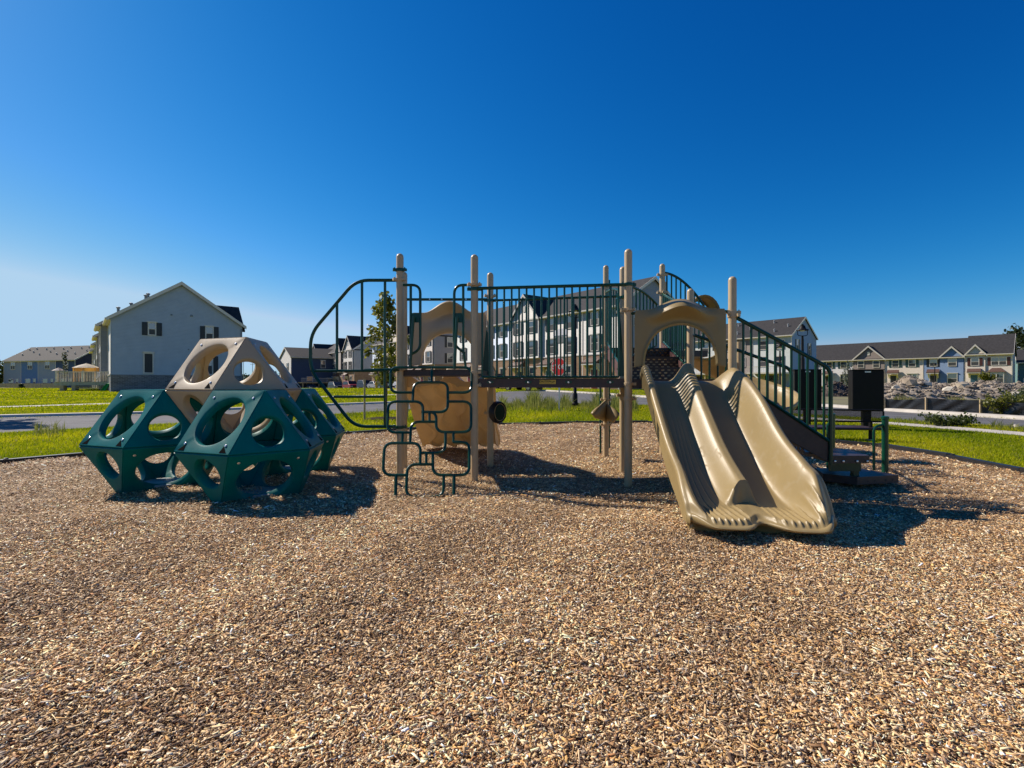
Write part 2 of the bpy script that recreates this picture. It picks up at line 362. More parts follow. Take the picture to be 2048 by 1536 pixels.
def lawn():
    X = []; Y = []; H = []; W = []
    for y0, y1, d, h, w in ((6.3, 10, 2600, .075, .012), (10, 14, 1500, .085, .016), (14, 20, 650, .10, .024), (20, 34, 200, .11, .045), (34, 60, 45, .13, .10)):
        xm = 1.12*y1+1; n = int(2*xm*(y1-y0)*d); x = rng.uniform(-xm, xm, n); y = rng.uniform(y0, y1, n)
        k = (np.abs(x) < 1.07*y+.8) & ~inside(x, y) & ~inside(x, y, roadpoly)
        k &= ~((x > .42*y) & (y > 19))
        for wk in WALKS: k &= ~inside(x, y+.18, wk) & ~inside(x, y, wk)
        x, y = x[k], y[k]; X.append(x); Y.append(y); H.append(h*rng.uniform(.5, 1.15, len(x))); W.append(w*rng.uniform(.6, 1.2, len(x)))
    x, y, h, w = map(np.concatenate, (X, Y, H, W))
    g = np.sin(.9*x+.4*y)*np.cos(.7*y-.5*x)+.5*np.sin(2.3*x-1.1*y)
    base = np.array([.32, .37, .006]); yel = np.array([.56, .52, .015]); drk = np.array([.17, .235, .004])
    t = np.clip(.45+.3*g+rng.normal(0, .3, len(x)), 0, 1)[:, None]
    c = np.where(t < .5, drk+(base-drk)*t*2, base+(yel-base)*(t*2-1))
    dead = rng.random(len(x)) < .05; c[dead] = (.30, .25, .12)
    blades('lawn_grass', x, y, h, w, c, 'short sunlit yellow green lawn grass around the play area')
lawn()
def weeds():
    X = []; Y = []; H = []
    for px0, px1, n, d, h in ((1000, 1275, 2600, .45, .85), (960, 1040, 160, .5, .34), (880, 980, 120, .4, .28), (425, 500, 60, .3, .25), (60, 130, 160, .45, .45), (640, 760, 130, .4, .3), (1250, 1330, 160, .4, .35), (1780, 1900, 240, .35, .30), (1900, 2048, 260, .35, .28), (640, 1000, 260, .4, .22)):
        n = int(n*1.8); px = rng.uniform(px0, px1, n)
        Yd = np.interp(px, [p[0] for p in NEAR], [p.y for p in ng])*.985-np.abs(rng.normal(0, d*(6 if n > 3000 else 1.6), n))-.1
        X.append((px-1024)/F*Yd); Y.append(Yd); H.append(h*rng.uniform(.3, 1.1, n)*np.clip(.62+.5*np.sin(px*.071+1)*np.sin(px*.031)+.25*np.sin(px*.19), .2, 1.1))
    x, y, h = map(np.concatenate, (X, Y, H)); t = rng.random(len(x))[:, None]
    c = np.array([.09, .13, .018])*(1-t)+np.array([.30, .29, .08])*t
    blades('roadside_weeds', x, y, h, .010+h*.016, c, 'tall ragged weeds growing along the road edge', lean=.45)
weeds()
def site_weeds():
    n = 5200; px = rng.uniform(1740, 2200, n); Yd = np.interp(px, [1740, 2200], [24.5, 18.5])+np.abs(rng.normal(0, 2.6, n)); h = rng.uniform(.12, .5, n)*np.clip(.5+.5*np.sin(px*.06), .2, 1)
    t = rng.random(n)[:, None]; blades('site_weeds', (px-1024)/F*Yd, Yd, h+.03, .03+h*.05, np.array([.13, .15, .03])*(1-t)+np.array([.36, .30, .14])*t, 'dry weeds in front of the rubble heap', lean=.5)
site_weeds()

# ------------------------------------------------------------------ climbing dome: four cuboctahedron modules
def dome():
    s = 1.242; a = .58*s; H = 1.633*a; th = .688
    cx, cy = -2.594*1.15*1.08, 4.743*1.15*1.08; zc = CAMZ+s*(1.633*.58+.003-1)
    root = thing('climbing_dome', 'geometric climber of one tan and three dark green faceted modules with round holes', 'climbing dome', (cx, cy, 0))
    hexv = [Vector((a*math.cos(th+k*math.pi/3), a*math.sin(th+k*math.pi/3), 0)) for k in range(6)]
    r = a/math.sqrt(3)
    topv = [Vector((r*math.cos(th+math.pi/6+2*math.pi/3*k), r*math.sin(th+math.pi/6+2*math.pi/3*k), H/2)) for k in range(3)]
    botv = [Vector((-t.x, -t.y, -H/2)) for t in topv]
    up = [topv[:]]+[[topv[k], hexv[2*k], hexv[2*k+1]] for k in range(3)]+[[topv[k], hexv[(2*k+1) % 6], hexv[(2*k+2) % 6], topv[(k+1) % 3]] for k in range(3)]
    bv = {tuple(round(c, 4) for c in b): b for b in botv}
    def lowtri(k):  # lower triangle under hex edge (2k+1, 2k+2)
        e = (hexv[2*k+1]+hexv[(2*k+2) % 6])/2; b = max(botv, key=lambda q: q.x*e.x+q.y*e.y); return [b, hexv[2*k+1], hexv[(2*k+2) % 6]]
    lt = [lowtri(k) for k in range(3)]
    lo = [botv[:]]+lt
    for k in range(3):
        e0, e1 = hexv[2*k], hexv[2*k+1]
        b0 = lt[(k-1) % 3][0]; b1 = lt[k][0]
        lo.append([b0, e0, e1, b1])
    def face(m, bolts, poly, rad, off, dz):
        c = sum(poly, Vector())/len(poly); n = c.normalized()
        if len(poly) == 3 and abs(n.z) > .9: c = sum(poly, Vector())/3
        u = (poly[1]-poly[0]).normalized(); w = n.cross(u); N = 48
        P2 = [((p-c).dot(u), (p-c).dot(w)) for p in poly]
        if sum(P2[i][0]*P2[(i+1) % len(P2)][1]-P2[(i+1) % len(P2)][0]*P2[i][1] for i in range(len(P2))) < 0: P2 = P2[::-1]
        ang = sorted([2*math.pi*k/N for k in range(N)]+[math.atan2(y, x) % (2*math.pi) for x, y in P2])
        def ray(t):
            d = (math.cos(t), math.sin(t)); best = 9
            for i in range(len(P2)):
                (x0, y0), (x1, y1) = P2[i], P2[(i+1) % len(P2)]; ex, ey = x1-x0, y1-y0
                den = d[0]*ey-d[1]*ex
                if abs(den) < 1e-9: continue
                q = (x0*ey-y0*ex)/den
                if q > 0: best = min(best, q)
            return best
        O = Vector(off)+c+Vector((0, 0, dz))
        edge = .012
        rings = []
        bd = [ray(t) for t in ang]; depth = .085
        # outer edge slightly rounded, flat face, rolled lip, inner wall, inside face
        def ring(rf, dn): return [O+u*(math.cos(t)*rf(i))+w*(math.sin(t)*rf(i))-n*dn for i, t in enumerate(ang)]
        ap = c.length
        rings.append(ring(lambda i: bd[i]*(1-depth/ap), depth))
        rings.append(ring(lambda i: bd[i]*(1-edge*.6/ap), edge))
        rings.append(ring(lambda i: bd[i]*.985-edge*.4, 0))
        rings.append(ring(lambda i: min(rad+.030, bd[i]*.97), 0))
        rings.append(ring(lambda i: rad+.012, .004)); rings.append(ring(lambda i: rad+.001, .016)); rings.append(ring(lambda i: rad-.005, .036))
        rings.append(ring(lambda i: rad-.002, depth-.01)); rings.append(ring(lambda i: rad+.02, depth)); rings.append(rings[0])
        m.use(0).grid(rings, closed=True)
        if len(poly) == 4:
            m.use(1)
            for x, y in P2:
                l = math.hypot(x, y); q = O+u*(x*(1-.135/l))+w*(y*(1-.135/l)); bolts.lathe([(.014, -.002), (.014, .005), (.008, .009)], q, 8, n)
    def slots(m, poly, off):
        m.use(2); c = sum(poly, Vector())/4; n = c.normalized()
        e0, e1 = [p for p in poly if abs(p.z) < .01]
        for a_, b_ in ((e0, e1), (e1, e0)):
            d = (b_-a_).normalized(); t = (c-(e0+e1)/2).normalized(); q = Vector(off)+a_+d*.045+t*.02+n*.0012
            m.prism([q, q+d*.085, q+d*.068+t*.07], n*.0015)
    dirs = [th+math.pi/6+2*math.pi/3*i for i in range(3)]
    specs = [('tan', Vector((cx, cy, zc)), TAND)]+[('green', Vector((cx+1.1547*a*math.cos(o), cy+1.1547*a*math.sin(o), zc-H/2)), TEAL) for o in dirs]
    for nm, off, M in specs:
        parts = {}
        mod = None
        for half, faces, dz in (('upper_shell', up, 0), ('lower_shell', lo, -.007)):
            m = MB(); bl = m; sl_ = m
            for p in faces:
                face(m, bl, p, .262*a/.72 if len(p) == 4 and half == 'upper_shell' else .255*a/.72 if len(p) == 4 else .148*a/.72, off, dz)
                if half == 'upper_shell' and len(p) == 4: slots(sl_, p, off)
            o = m.build(half, [M, STEEL, mat('slot_dark', (.004, .004, .004), .9, .05, spec=.02)], root, sharp=30)
        if nm == 'green':
            m = MB(); m.lathe([(.27, .0), (.27, .012), (.25, .018)], (off.x, off.y, .012), 24); m.build('anchor_plate', mat('anchor_grey', (.20, .24, .26), .6, .2), root)
dome()

# ------------------------------------------------------------------ play structure
PS = thing('play_structure', 'tan and green play structure with decks, slides, stairs and tube climbers on wood chips', 'play structure', (.6, 6.4, 0))
PO = {'l': (-1.378, 6.15, 2.755), 'lr': (-1.50, 6.95, 2.71), 'a': (-.449, 5.985, 2.70), 'ar': (-.302, 6.95, 2.70), 'b': (1.335, 5.74, 2.70),
      'er': (1.465, 6.6, 2.70), 'g': (2.46, 5.58, 2.35), 'h': (2.32, 6.5, 2.39), 'd': (1.51, 8.04, 3.06), 'f': (2.45, 8.15, 3.11), 'dr': (1.70, 9.0, 3.0), 'fr': (2.74, 9.0, 3.0)}
PV = {k: Vector((x, y, 0)) for k, (x, y, z) in PO.items()}
def post(x, y, z, r=.0445):
    pr = [(r, -.1), (r, z-.045)]+[(r*math.cos(t), z-.045+.045*math.sin(t)) for t in [k*math.pi/12 for k in range(1, 7)]]
    return MB().lathe(pr, (x, y, 0), 20).build('post', TANP, PS)
posts = {k: post(*v) for k, v in PO.items()}
def clamp(k, z, m=TANP, name='clamp', dirs=(R(-60),), r=.0445, big=0):
    p = PV[k] if isinstance(k, str) else Vector(k); mb = MB()
    mb.lathe([(r+.001, -.02), (r+.009+big, -.018), (r+.011+big, 0), (r+.009+big, .018), (r+.001, .02)], (p.x, p.y, z), 20)
    for d in dirs:
        u = Vector((math.cos(d), math.sin(d), 0)); w = Vector((-u.y, u.x, 0))
        mb.obox(p+u*(r+.002)-w*.022+Vector((0, 0, z-.016)), u*.04, w*.044, (0, 0, .032))
        mb.lathe([(.008, 0), (.008, .014), (.004, .018)], p+u*(r+.022)+Vector((0, 0, z+.014)), 8)
    return mb.build(name, m, posts[k] if isinstance(k, str) else PS)
for k, z, m, ds in (('l', 2.55, GREEN, (R(-20), R(200))), ('l', 2.43, TANP, (R(-30), R(210))), ('l', .62, GREEN, (R(0), R(180))), ('l', 1.335, TANP, (R(-45), R(225))),
                    ('a', 2.335, TANP, (R(-20), R(200), R(-90))), ('a', 2.285, GREEN, (R(180), R(0))), ('a', 1.29, TANP, (R(-10),)), ('a', 1.135, TANP, (R(-10),)),
                    ('ar', 2.37, TANP, (R(-20), R(200))), ('ar', 2.31, GREEN, (R(180), R(0))), ('ar', .745, TANP, (R(-5), R(185))),
                    ('b', 2.29, GREEN, (R(180), R(5))), ('b', 2.0, TANP, (R(-30), R(200), R(-90))), ('b', 1.15, TANP, (R(0),)), ('b', .98, TANP, (R(0),)),
                    ('er', 2.10, TANP, (R(180),)), ('er', 2.29, GREEN, (R(180), R(-90))), ('er', 1.0, TANP, (R(0), R(190))),
                    ('g', 1.945, TANP, (R(-20), R(200))), ('g', 1.91, TANP, (R(-60), R(20))), ('h', 1.16, TANP, (R(-50), R(30))),
                    ('d', 2.72, TANP, (R(200),)), ('d', 1.75, TANP, (R(180), R(0))), ('d', 1.62, TANP, (R(180),)), ('d', .90, TANP, (R(180), R(0))), ('d', .50, TANP, (R(180), R(0))),
                    ('f', 2.93, TANP, (R(180), R(0))), ('f', 2.64, TANP, (R(180), R(0), R(-90)))):
    clamp(k, z, m, 'clamp', ds)
# ---- decks
def deck(keys, z0, z1, name='deck'):
    p = [PV[k] for k in keys]; c = sum(p, Vector())/len(p)
    m = MB().prism([Vector((q.x, q.y, z0)) for q in p], (0, 0, z1-z0)); o = m.build(name, BROWN, PS, sharp=0); return o
dl = deck(['l', 'a', 'ar', 'lr'], 1.25, 1.325); db = deck(['a', 'b', 'er', 'ar'], 1.108, 1.214); ds_ = deck(['b', 'g', 'h', 'er'], 1.10, 1.205); du = deck(['d', 'f', 'fr', 'dr'], 1.60, 1.70)
def between(a, b, t, z): v = PV[a].lerp(PV[b], t); return Vector((v.x, v.y, z))
nb = (PV['b']-PV['a']).normalized(); ob = Vector((nb.y, -nb.x, 0))
for px in (985.5, 1062.5, 1142, 1222.5):
    t = min(1, max(0, (px-953)/(1257-953))); q = between('a', 'b', t, 1.168)+ob*.003
    u = nb; m = MB(); N = 20
    m.prism([q+u*(.042*math.cos(2*math.pi*k/N))+Vector((0, 0, .019*math.sin(2*math.pi*k/N)+.004)) for k in range(N)], ob*.006)
    o = m.build('bolt_plate', GREEN, db); MB().lathe([(.012, 0), (.012, .006), (.007, .011)], q+ob*.006, 12, ob).build('bolt', STEEL, o)
q = between('a', 'b', (1084.5-953)/(1257-953), 1.150)+ob*.002
wl = .192
lab = MB().obox(q, nb*wl, (0, 0, .048), ob*.002).build('caution_label', YEL, db, sharp=0)
def text_mesh(name, s, size, origin, ux, uz, m, parent, align='CENTER', bold=0.0):
    cu = bpy.data.curves.new(name, 'FONT'); cu.body = s; cu.size = size; cu.align_x = align; cu.offset = bold; cu.extrude = .0006; cu.resolution_u = 3
    o = bpy.data.objects.new(name, cu); me = bpy.data.meshes.new_from_object(o); bpy.data.objects.remove(o); bpy.data.curves.remove(cu)
    ux = Vector(ux).normalized(); uz = Vector(uz).normalized(); un = ux.cross(uz); org = Vector(origin)-ORG[parent.name]
    M = Matrix(((ux.x, uz.x, un.x, org.x), (ux.y, uz.y, un.y, org.y), (ux.z, uz.z, un.z, org.z), (0, 0, 0, 1)))
    me.transform(M); me.materials.append(m); me.name = name
    o = bpy.data.objects.new(name, me); COL.objects.link(o); o.parent = parent; ORG[o.name] = ORG[parent.name]; return o
INK = mat('black_ink', (.02, .015, .01), .6, .05)
text_mesh('label_text', 'CAUTION', .031, q+nb*.068+ob*.0032+Vector((0, 0, .020)), nb, (0, 0, 1), INK, lab, bold=.0006)
m = MB()
for z in (.0085,): m.obox(q+nb*.01+ob*.0022+Vector((0, 0, z)), nb*.118, (0, 0, .0022), ob*.0008)
fx = q+nb*.155+ob*.0022
for a_, b_, w_ in (((-.012, .008), (.0, .024), .005), ((0, .024), (.022, .036), .006), ((.006, .026), (.014, .010), .004), ((-.002, .022), (-.014, .030), .003)):
    a3, b3 = fx+nb*a_[0]+Vector((0, 0, a_[1])), fx+nb*b_[0]+Vector((0, 0, b_[1])); d = b3-a3; w3 = ob.cross(d).normalized()*w_
    m.obox(a3-w3/2, d, w3, ob*.0008)
m.lathe([(.005, 0), (.005, .0008)], fx+nb*.024+Vector((0, 0, .030)), 10, ob)
m.build('falling_figure_symbol', INK, lab, sharp=0)
# ---- guard rails
def guard(p0, p1, zt0, zt1, zb0, zb1, n, r=.0145, rr=.019, ends=(.045, .045), arch=0, bot=True, curl=False):
    p0, p1 = Vector(p0), Vector(p1); p0.z = p1.z = 0; d = (p1-p0).normalized()
    def top(t): return Vector((*p0.lerp(p1, t).xy, zt0+(zt1-zt0)*t+arch*math.sin(math.pi*min(1, t))))
    def low(t): return Vector((*p0.lerp(p1, t).xy, zb0+(zb1-zb0)*t))
    L = (p1-p0).length; e0, e1 = ends[0]/L, 1-ends[1]/L
    m = MB().tube([top(e0*.4+(1-e0*.4)*k/14) for k in range(15)], rr, 10)
    g = m.build('guardrail', GREEN, PS)
    if bot: MB().tube([low(e0+(e1-e0)*k/6) for k in range(7)], r*1.05, 8).build('bottom_rail', GREEN, g)
    for i in range(n):
        t = e0+(e1-e0)*(i+.0)/(n-1) if n > 1 else .5
        MB().tube([low(t), top(t)], r*.86, 8).build('baluster', GREEN, g)
    return g
guard(PV['a']+ob*.03, PV['b']+ob*.03, 2.287, 2.287, 1.232, 1.232, 19, r=.0135, ends=(.10, .11))
guard(PV['ar'], PV['er'], 2.31, 2.31, 1.24, 1.24, 19, r=.0125, rr=.0165, ends=(.10, .12))
# end panels beside the bridge (solid green gusset plates)
for pts_, Y in (([(972, 660), (964, 746), (978, 750), (976, 665)], 6.75), ([(1234, 588), (1239, 752), (1249, 752), (1237, 580)], 6.45)):
    MB().prism([P(x, y, Y) for x, y in pts_], (0, .02, 0)).build('gusset_plate', GREEN, PS, sharp=0)
# ---- left tube frame
def tubes(name, paths, Yf, r, rad=.1, m=GREEN, parent=PS, n=6):
    mb = MB()
    for pth in paths:
        rr = r; ra = rad; closed = False
        if isinstance(pth, dict): rr = pth.get('r', r); ra = pth.get('rad', rad); closed = pth.get('closed', False); pth = pth['p']
        pts = [Yf(x, y) for x, y in pth]; mb.tube(rounded(pts, ra, n, closed), rr, 10, closed)
    return mb.build(name, m, parent)
fl = lambda x, y: P(x, y, 6.15+(800-x)*.0006)
fr_ = tubes('tube_frame', [[(797, 560.5), (712, 560.5), (621, 668), (621, 741), (708, 853), (797, 853)]], fl, .0205, .16)
for p in ([(674, 608), (674, 742)], [(724, 562), (724, 742)], [(770, 562), (770, 853)], [(622, 741.5), (730, 741.5)], [(668, 793.5), (770, 793.5)]):
    tubes('crossbar', [p], fl, .0165, parent=fr_)
tubes('handle_bar', [[(729, 741), (798, 739)]], lambda x, y: P(x, y, 6.05), .021)
# ---- grab loops of the left deck opening
f6 = lambda x, y: P(x, y, 6.03)
for pth, inn, sl, pl, cv in (([(806, 570), (840.5, 570), (840.5, 699), (818, 711)], [(821.5, 571), (821.5, 738)], [(827, 633), (820, 738)], (823, 841, 626, 645), None),
                             ([(946, 570), (908.5, 570), (908.5, 640), (908, 690), (930, 707)], [(926.5, 571), (926.5, 700), (932, 738)], [(914, 634), (909, 738)], (910, 928, 626, 645), None)):
    lp = tubes('grab_loop', [pth], f6, .0165, .16)
    tubes('grab_bar', [inn], f6, .016, parent=lp); tubes('grab_bar', [sl], lambda x, y: P(x, y, 5.97), .018, parent=lp)
    a_ = f6(pl[0], pl[3]); b_ = f6(pl[1], pl[2]); MB().obox(a_, (b_.x-a_.x, 0, 0), (0, .02, 0), (0, 0, b_.z-a_.z)).build('bracket_plate', GREEN, lp, sharp=0)
# ---- rounded square climber leaning from the deck edge to the ground
def cl(x, y):
    px, py = 760+x/5.296, 720+y/5.296; kz = (768-py)/F; s = 5.867/(1-.667*kz); return P(px, py, s)
cb = tubes('loop_climber', [[(340, 345), (112, 345), (112, 78), (970, 78), (970, 345), (725, 345)], [(345, 440), (358, 237), (718, 237), (718, 552), (455, 552)],
    [(455, 655), (455, 440), (88, 440), (76, 768), (325, 768)], [(718, 440), (965, 440), (965, 765), (595, 765), (595, 552), (440, 552)],
    [(318, 880), (330, 655), (595, 655)], [(425, 1105), (430, 880), (48, 880), (30, 1220), (280, 1220)], [(775, 870), (945, 870), (945, 1220), (560, 1220), (560, 990)],
    [(695, 765), (690, 985), (430, 985)], [(565, 1105), (290, 1105), (275, 1450), (672, 1450), (676, 1220)], [(430, 1105), (565, 1105)]], cl, .0158, .10)
for p in ([(548, 78), (548, 237)], [(525, 552), (525, 655)], [(240, 768), (236, 880)], [(778, 765), (778, 870)], [(490, 985), (490, 1105)]):
    tubes('rung', [p], cl, .0145, parent=cb)
for p in ([(170, 1220), (165, 1440)], [(785, 1220), (782, 1425)]): tubes('climber_leg', [p], cl, .0175, parent=cb)
# ---- slides
def interp(s, xs, ys):
    # smooth monotone-ish interpolation
    xs = np.array(xs); ys = np.array(ys); d = np.gradient(ys, xs); i = np.clip(np.searchsorted(xs, s)-1, 0, len(xs)-2)
    h = xs[i+1]-xs[i]; t = np.clip((s-xs[i])/h, 0, 1)
    return (2*t**3-3*t**2+1)*ys[i]+(t**3-2*t**2+t)*h*d[i]+(-2*t**3+3*t**2)*ys[i+1]+(t**3-t**2)*h*d[i+1]
def sstep(x, a, b): t = np.clip((x-a)/(b-a), 0, 1); return t*t*(3-2*t)
def slide(name, org, ds, du, wall_l, wall_r, scale_u=1., wave=0, mt=None):
    mt = mt or TAN
    ds, du = Vector(ds).normalized(), Vector(du).normalized()
    NU = 181; U = np.linspace(-.53, .53, NU)
    Sx = np.concatenate([np.linspace(0, 1.7, 70), np.linspace(1.72, 2.12, 34)])
    rows = []
    for s in Sx:
        b = interp(s, [0, .14, .34, .8, 1.25, 1.62, 1.9, 2.12], [1.195, 1.185, 1.03, .69, .385, .22, .178, .17])
        hl = interp(s, [0, .10, .3, .8, 1.3, 1.7, 1.95, 2.12], wall_l); hr = interp(s, [0, .16, .45, .8, 1.3, 1.7, 1.95, 2.12], wall_r)
        hc = interp(s, [0, .10, .3, .8, 1.3, 1.66], [.10, .18, .20, .20, .185, .18])*(1-sstep(s, 1.70, 1.76))+.018*sstep(s, 1.7, 1.76)*(1-sstep(s, 1.85, 2.1))
        wl_ = (U+.265)/.265; wr_ = (U-.265)/.265
        z = np.zeros(NU)
        z += np.where(U < -.265, hl*sstep(-wl_, .52, .93), 0); z += np.where(U > .265, hr*sstep(wr_, .18, .94), 0)
        inner = np.where(np.abs(U) < .265, sstep(U, -.215, -.03)*(1-sstep(U, .01, .105)), 0); z += hc*inner
        z += -.012*np.cos(np.clip(np.minimum(np.abs(wl_), np.abs(wr_)), 0, 1)*math.pi/2)
        # moulded ribs at the exit, grooves on the bed, ripples near the entrance
        wv = sstep(s, 1.70, 1.88)*(1-sstep(s, 2.09, 2.12))
        for wl__, sg in ((wl_, 1), (wr_, -1)):
            z += wv*.014*np.maximum(0, np.sin((wl__+.25*sg*(2.1-s))*34))*(1-sstep(np.abs(wl__-.25*sg*0), .62, .72))
        for k in range(5):
            uc = -.44+.062*k+.05*math.sin(2.3*s+.5*k)+.03*(s-1)
            z -= .004*np.exp(-((U-uc)/.0045)**2)*sstep(s, .3+.1*k, .4+.1*k)*(1-sstep(s, 1.75, 1.85))
        rp = sstep(s, .10, .16)*(1-sstep(s, .36, .46))
        z += rp*.0035*np.sin((s+U*.35)*2*math.pi/.052)*np.exp(-((U+.09)/.05)**2)
        rp = sstep(s, .62, .68)*(1-sstep(s, .86, .94)); z += rp*.008*np.sin((s-U*.3)*2*math.pi/.055)*np.exp(-((U-.43)/.045)**2)
        rp = 1-sstep(s, .07, .11); z += rp*.005*np.sin(s*2*math.pi/.03)*(U < -.48)
        flare = 1+.06*sstep(s, 1.4, 2.0)
        # plan warp: rounded lobes and centre notch at the exit
        wp = sstep(s, 1.45, 2.12); back = wp*(.17*np.exp(-(U/.10)**2)+.20*sstep(np.abs(U), .36, .56)**1.5)
        zz = b+z; drop = sstep(s, 2.06, 2.12)*.03
        top = [org+ds*(s*.965-back[i])+du*(U[i]*flare*scale_u)+Vector((0, 0, zz[i]-drop)) for i in range(NU)]
        def side(sg, h):
            k = 0 if sg < 0 else -1; bz = zz[k]; o_ = []
            for du_, dz in ((.018, -.004), (.032, -.022), (.036, -.05), (.030, -.09), (.012, -.10), (.008, -(h+.10))):
                o_.append(org+ds*(s*.965-back[k])+du*((U[k]*flare+sg*du_)*scale_u)+Vector((0, 0, max(.01, bz+dz-drop))))
            return o_
        rt = side(1, max(.02, hr)); lf = side(-1, max(.02, hl))
        bot = []; NB = 141 if wave else 41
        for u in np.linspace(.5, -.5, NB):
            wob = .012*math.sin(u*9+2.5*math.sin(s*5.2)) if wave else 0
            wv_ = wave*.05*(1-sstep(abs((u-.06*math.sin(s*9.5))*4.3 % 1-.5), .05, .16))*(.35+.65*abs(math.sin(s*2.6))) if wave else 0
            kk = int(np.clip((u+.53)/1.06*(NU-1), 0, NU-1))
            bot.append(org+ds*(s*.965-back[kk]-.03*wp)+du*(u*flare*scale_u)+Vector((0, 0, max(.0, b-.075-wv_+wob+.5*hc*math.exp(-(u/.12)**2)))))
        rows.append(top+rt+bot+lf[::-1])
    m = MB().grid(rows, closed=True); n = len(rows[0])
    m.f.append(tuple(range(n))); m.mi.append(0)
    # rolled exit lip closed by a strip between top and bottom edges
    last = (len(rows)-1)*n; k = NU
    lipr = []
    top = rows[-1][:NU]; NB = 141 if wave else 41; botp = rows[-1][NU+6:NU+6+NB]
    bt = [botp[int(round((1-i/(NU-1))*(NB-1)))] for i in range(NU)]
    def lw(t, q, f, k): return Vector((t.x, t.y, t.z+(max(.03, q.z)-t.z)*k))+ds*f
    ring = [top]+[[lw(t, q, f, k) for t, q in zip(top, bt)] for f, k in ((.016, .03), (.034, .16), (.042, .38), (.036, .65), (.014, .9), (-.02, 1.0))]+[bt]
    m.grid(ring)
    rt = rows[-1][NU:NU+6]; lf = rows[-1][NU+6+NB:][::-1]
    for sd, c in ((rt, -1), (lf, 0)):
        e = [r[c] for r in ring]; a8 = [sd[min(5, int(k*5/7))].lerp(sd[min(5, int(k*5/7)+1)], k*5/7 % 1) for k in range(8)]
        md_ = [(p+q)/2+ds*(.022*math.sin(math.pi*(k+.5)/8)) for k, (p, q) in enumerate(zip(a8, e))]
        m.grid([a8, md_, e])
    return m.build(name, mt, PS, sharp=50, recalc=True)
WL = [.10, .16, .21, .215, .205, .20, .13, .03]; WR = [.10, .15, .29, .36, .33, .31, .24, .05]
nbg = (PV['g']-PV['b']).normalized(); og = Vector((nbg.y, -nbg.x, 0))
mid = (PV['b']+PV['g'])/2
sl1 = slide('double_slide', mid+og*.05+nbg*.05, og+nbg*.095, nbg, WL, WR, .885)
for du_ in (-.27, .27):
    c = mid+og*1.74+nbg*(.10+du_*.85)
    MB().lathe([(.07, -.05), (.12, -.03), (.14, .04), (.09, .10)], c, 16).build('slide_exit_foot', TAN, sl1)
md2 = (PV['lr']+PV['ar'])/2
d2 = (PV['ar']-PV['lr']).normalized(); o2 = Vector((-d2.y, d2.x, 0))
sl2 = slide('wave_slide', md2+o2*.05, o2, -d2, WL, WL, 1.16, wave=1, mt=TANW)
# ---- arched slide hoods
def hood(name, c, u, o, half=.49, zb=1.34, zt=1.98, domeh=.105, bul=.17, mt=None):
    N = 64; rows = []
    c = Vector(c); u = Vector(u).normalized(); o = Vector(o).normalized()
    rho = [0, .04, .10, .2, .3, .42, .55, .66, .76, .85, .92, .97, 1.0]
    for i in range(N+1):
        al = math.pi*(1-i/N); ca, sa = math.cos(al), math.sin(al)
        xi, zi = .395*ca*(1 if sa < .999 else 1), zb+.02+.45*sa**.9
        # outer outline: rectangle with a soft dome in the middle of the top edge
        best = 9
        for k in range(2):
            tz = zt-zb
        tx = half/max(abs(ca), 1e-6); tz = (zt-zb)/max(sa, 1e-6); t = min(tx, tz); xo, zo = t*ca, zb+t*sa
        if tz <= tx: zo += domeh*(math.cos(math.pi*xo/.34)*.5+.5)**.8 if abs(xo) < .34 else 0
        row = []
        for q in rho:
            x = xi+(xo-xi)*q; z = zi+(zo-zi)*q
            w = max(0, sa)**2*math.exp(-(x/.27)**2)
            dd = bul*w*math.exp(-((q-.70)/.24)**2)*(1-q**6*.75)*(1 if q > .12 else q/.12)+.028*math.exp(-((q-.03)/.05)**2)
            dd += .02*(1-q)*max(0, sa)
            row.append(c+u*x+o*dd+Vector((0, 0, z)))
        rows.append(row)
    m = MB().grid(rows)
    ob_ = m.build(name, mt or TAN, PS, sharp=60)
    md = ob_.modifiers.new('thickness', 'SOLIDIFY'); md.thickness = .035; md.offset = 0
    bv = ob_.modifiers.new('edge', 'BEVEL'); bv.width = .008; bv.segments = 2; bv.limit_method = 'ANGLE'; bv.angle_limit = R(60)
    return ob_
hc = mid+og*.07-nbg*.015
h1 = hood('slide_hood', hc, nbg, og, bul=.23)
for k, s_ in (('b', 1), ('g', -1)):
    p_ = PV[k]; MB().tube([p_+Vector((0, 0, 1.955)), p_+nbg*(.10*s_)+og*.06+Vector((0, 0, 1.955))], .016, 8).build('hood_bracket', GREEN, h1)
h2 = hood('slide_hood', md2+o2*.06+d2*.02, d2, o2, half=.52, zb=1.4, zt=2.15, domeh=.16, bul=.2, mt=TAND)
MB().tube([PV['lr']+Vector((0, 0, 2.325)), PV['ar']+Vector((0, 0, 2.325))], .019, 10).build('hood_bar', GREEN, h2)
for t in (.30, .44, .72): MB().lathe([(.011, 0), (.011, .012)], PV['lr'].lerp(PV['ar'], t)+Vector((0, -.018, 2.325)), 8, (0, -1, 0)).build('bolt', STEEL, h2)
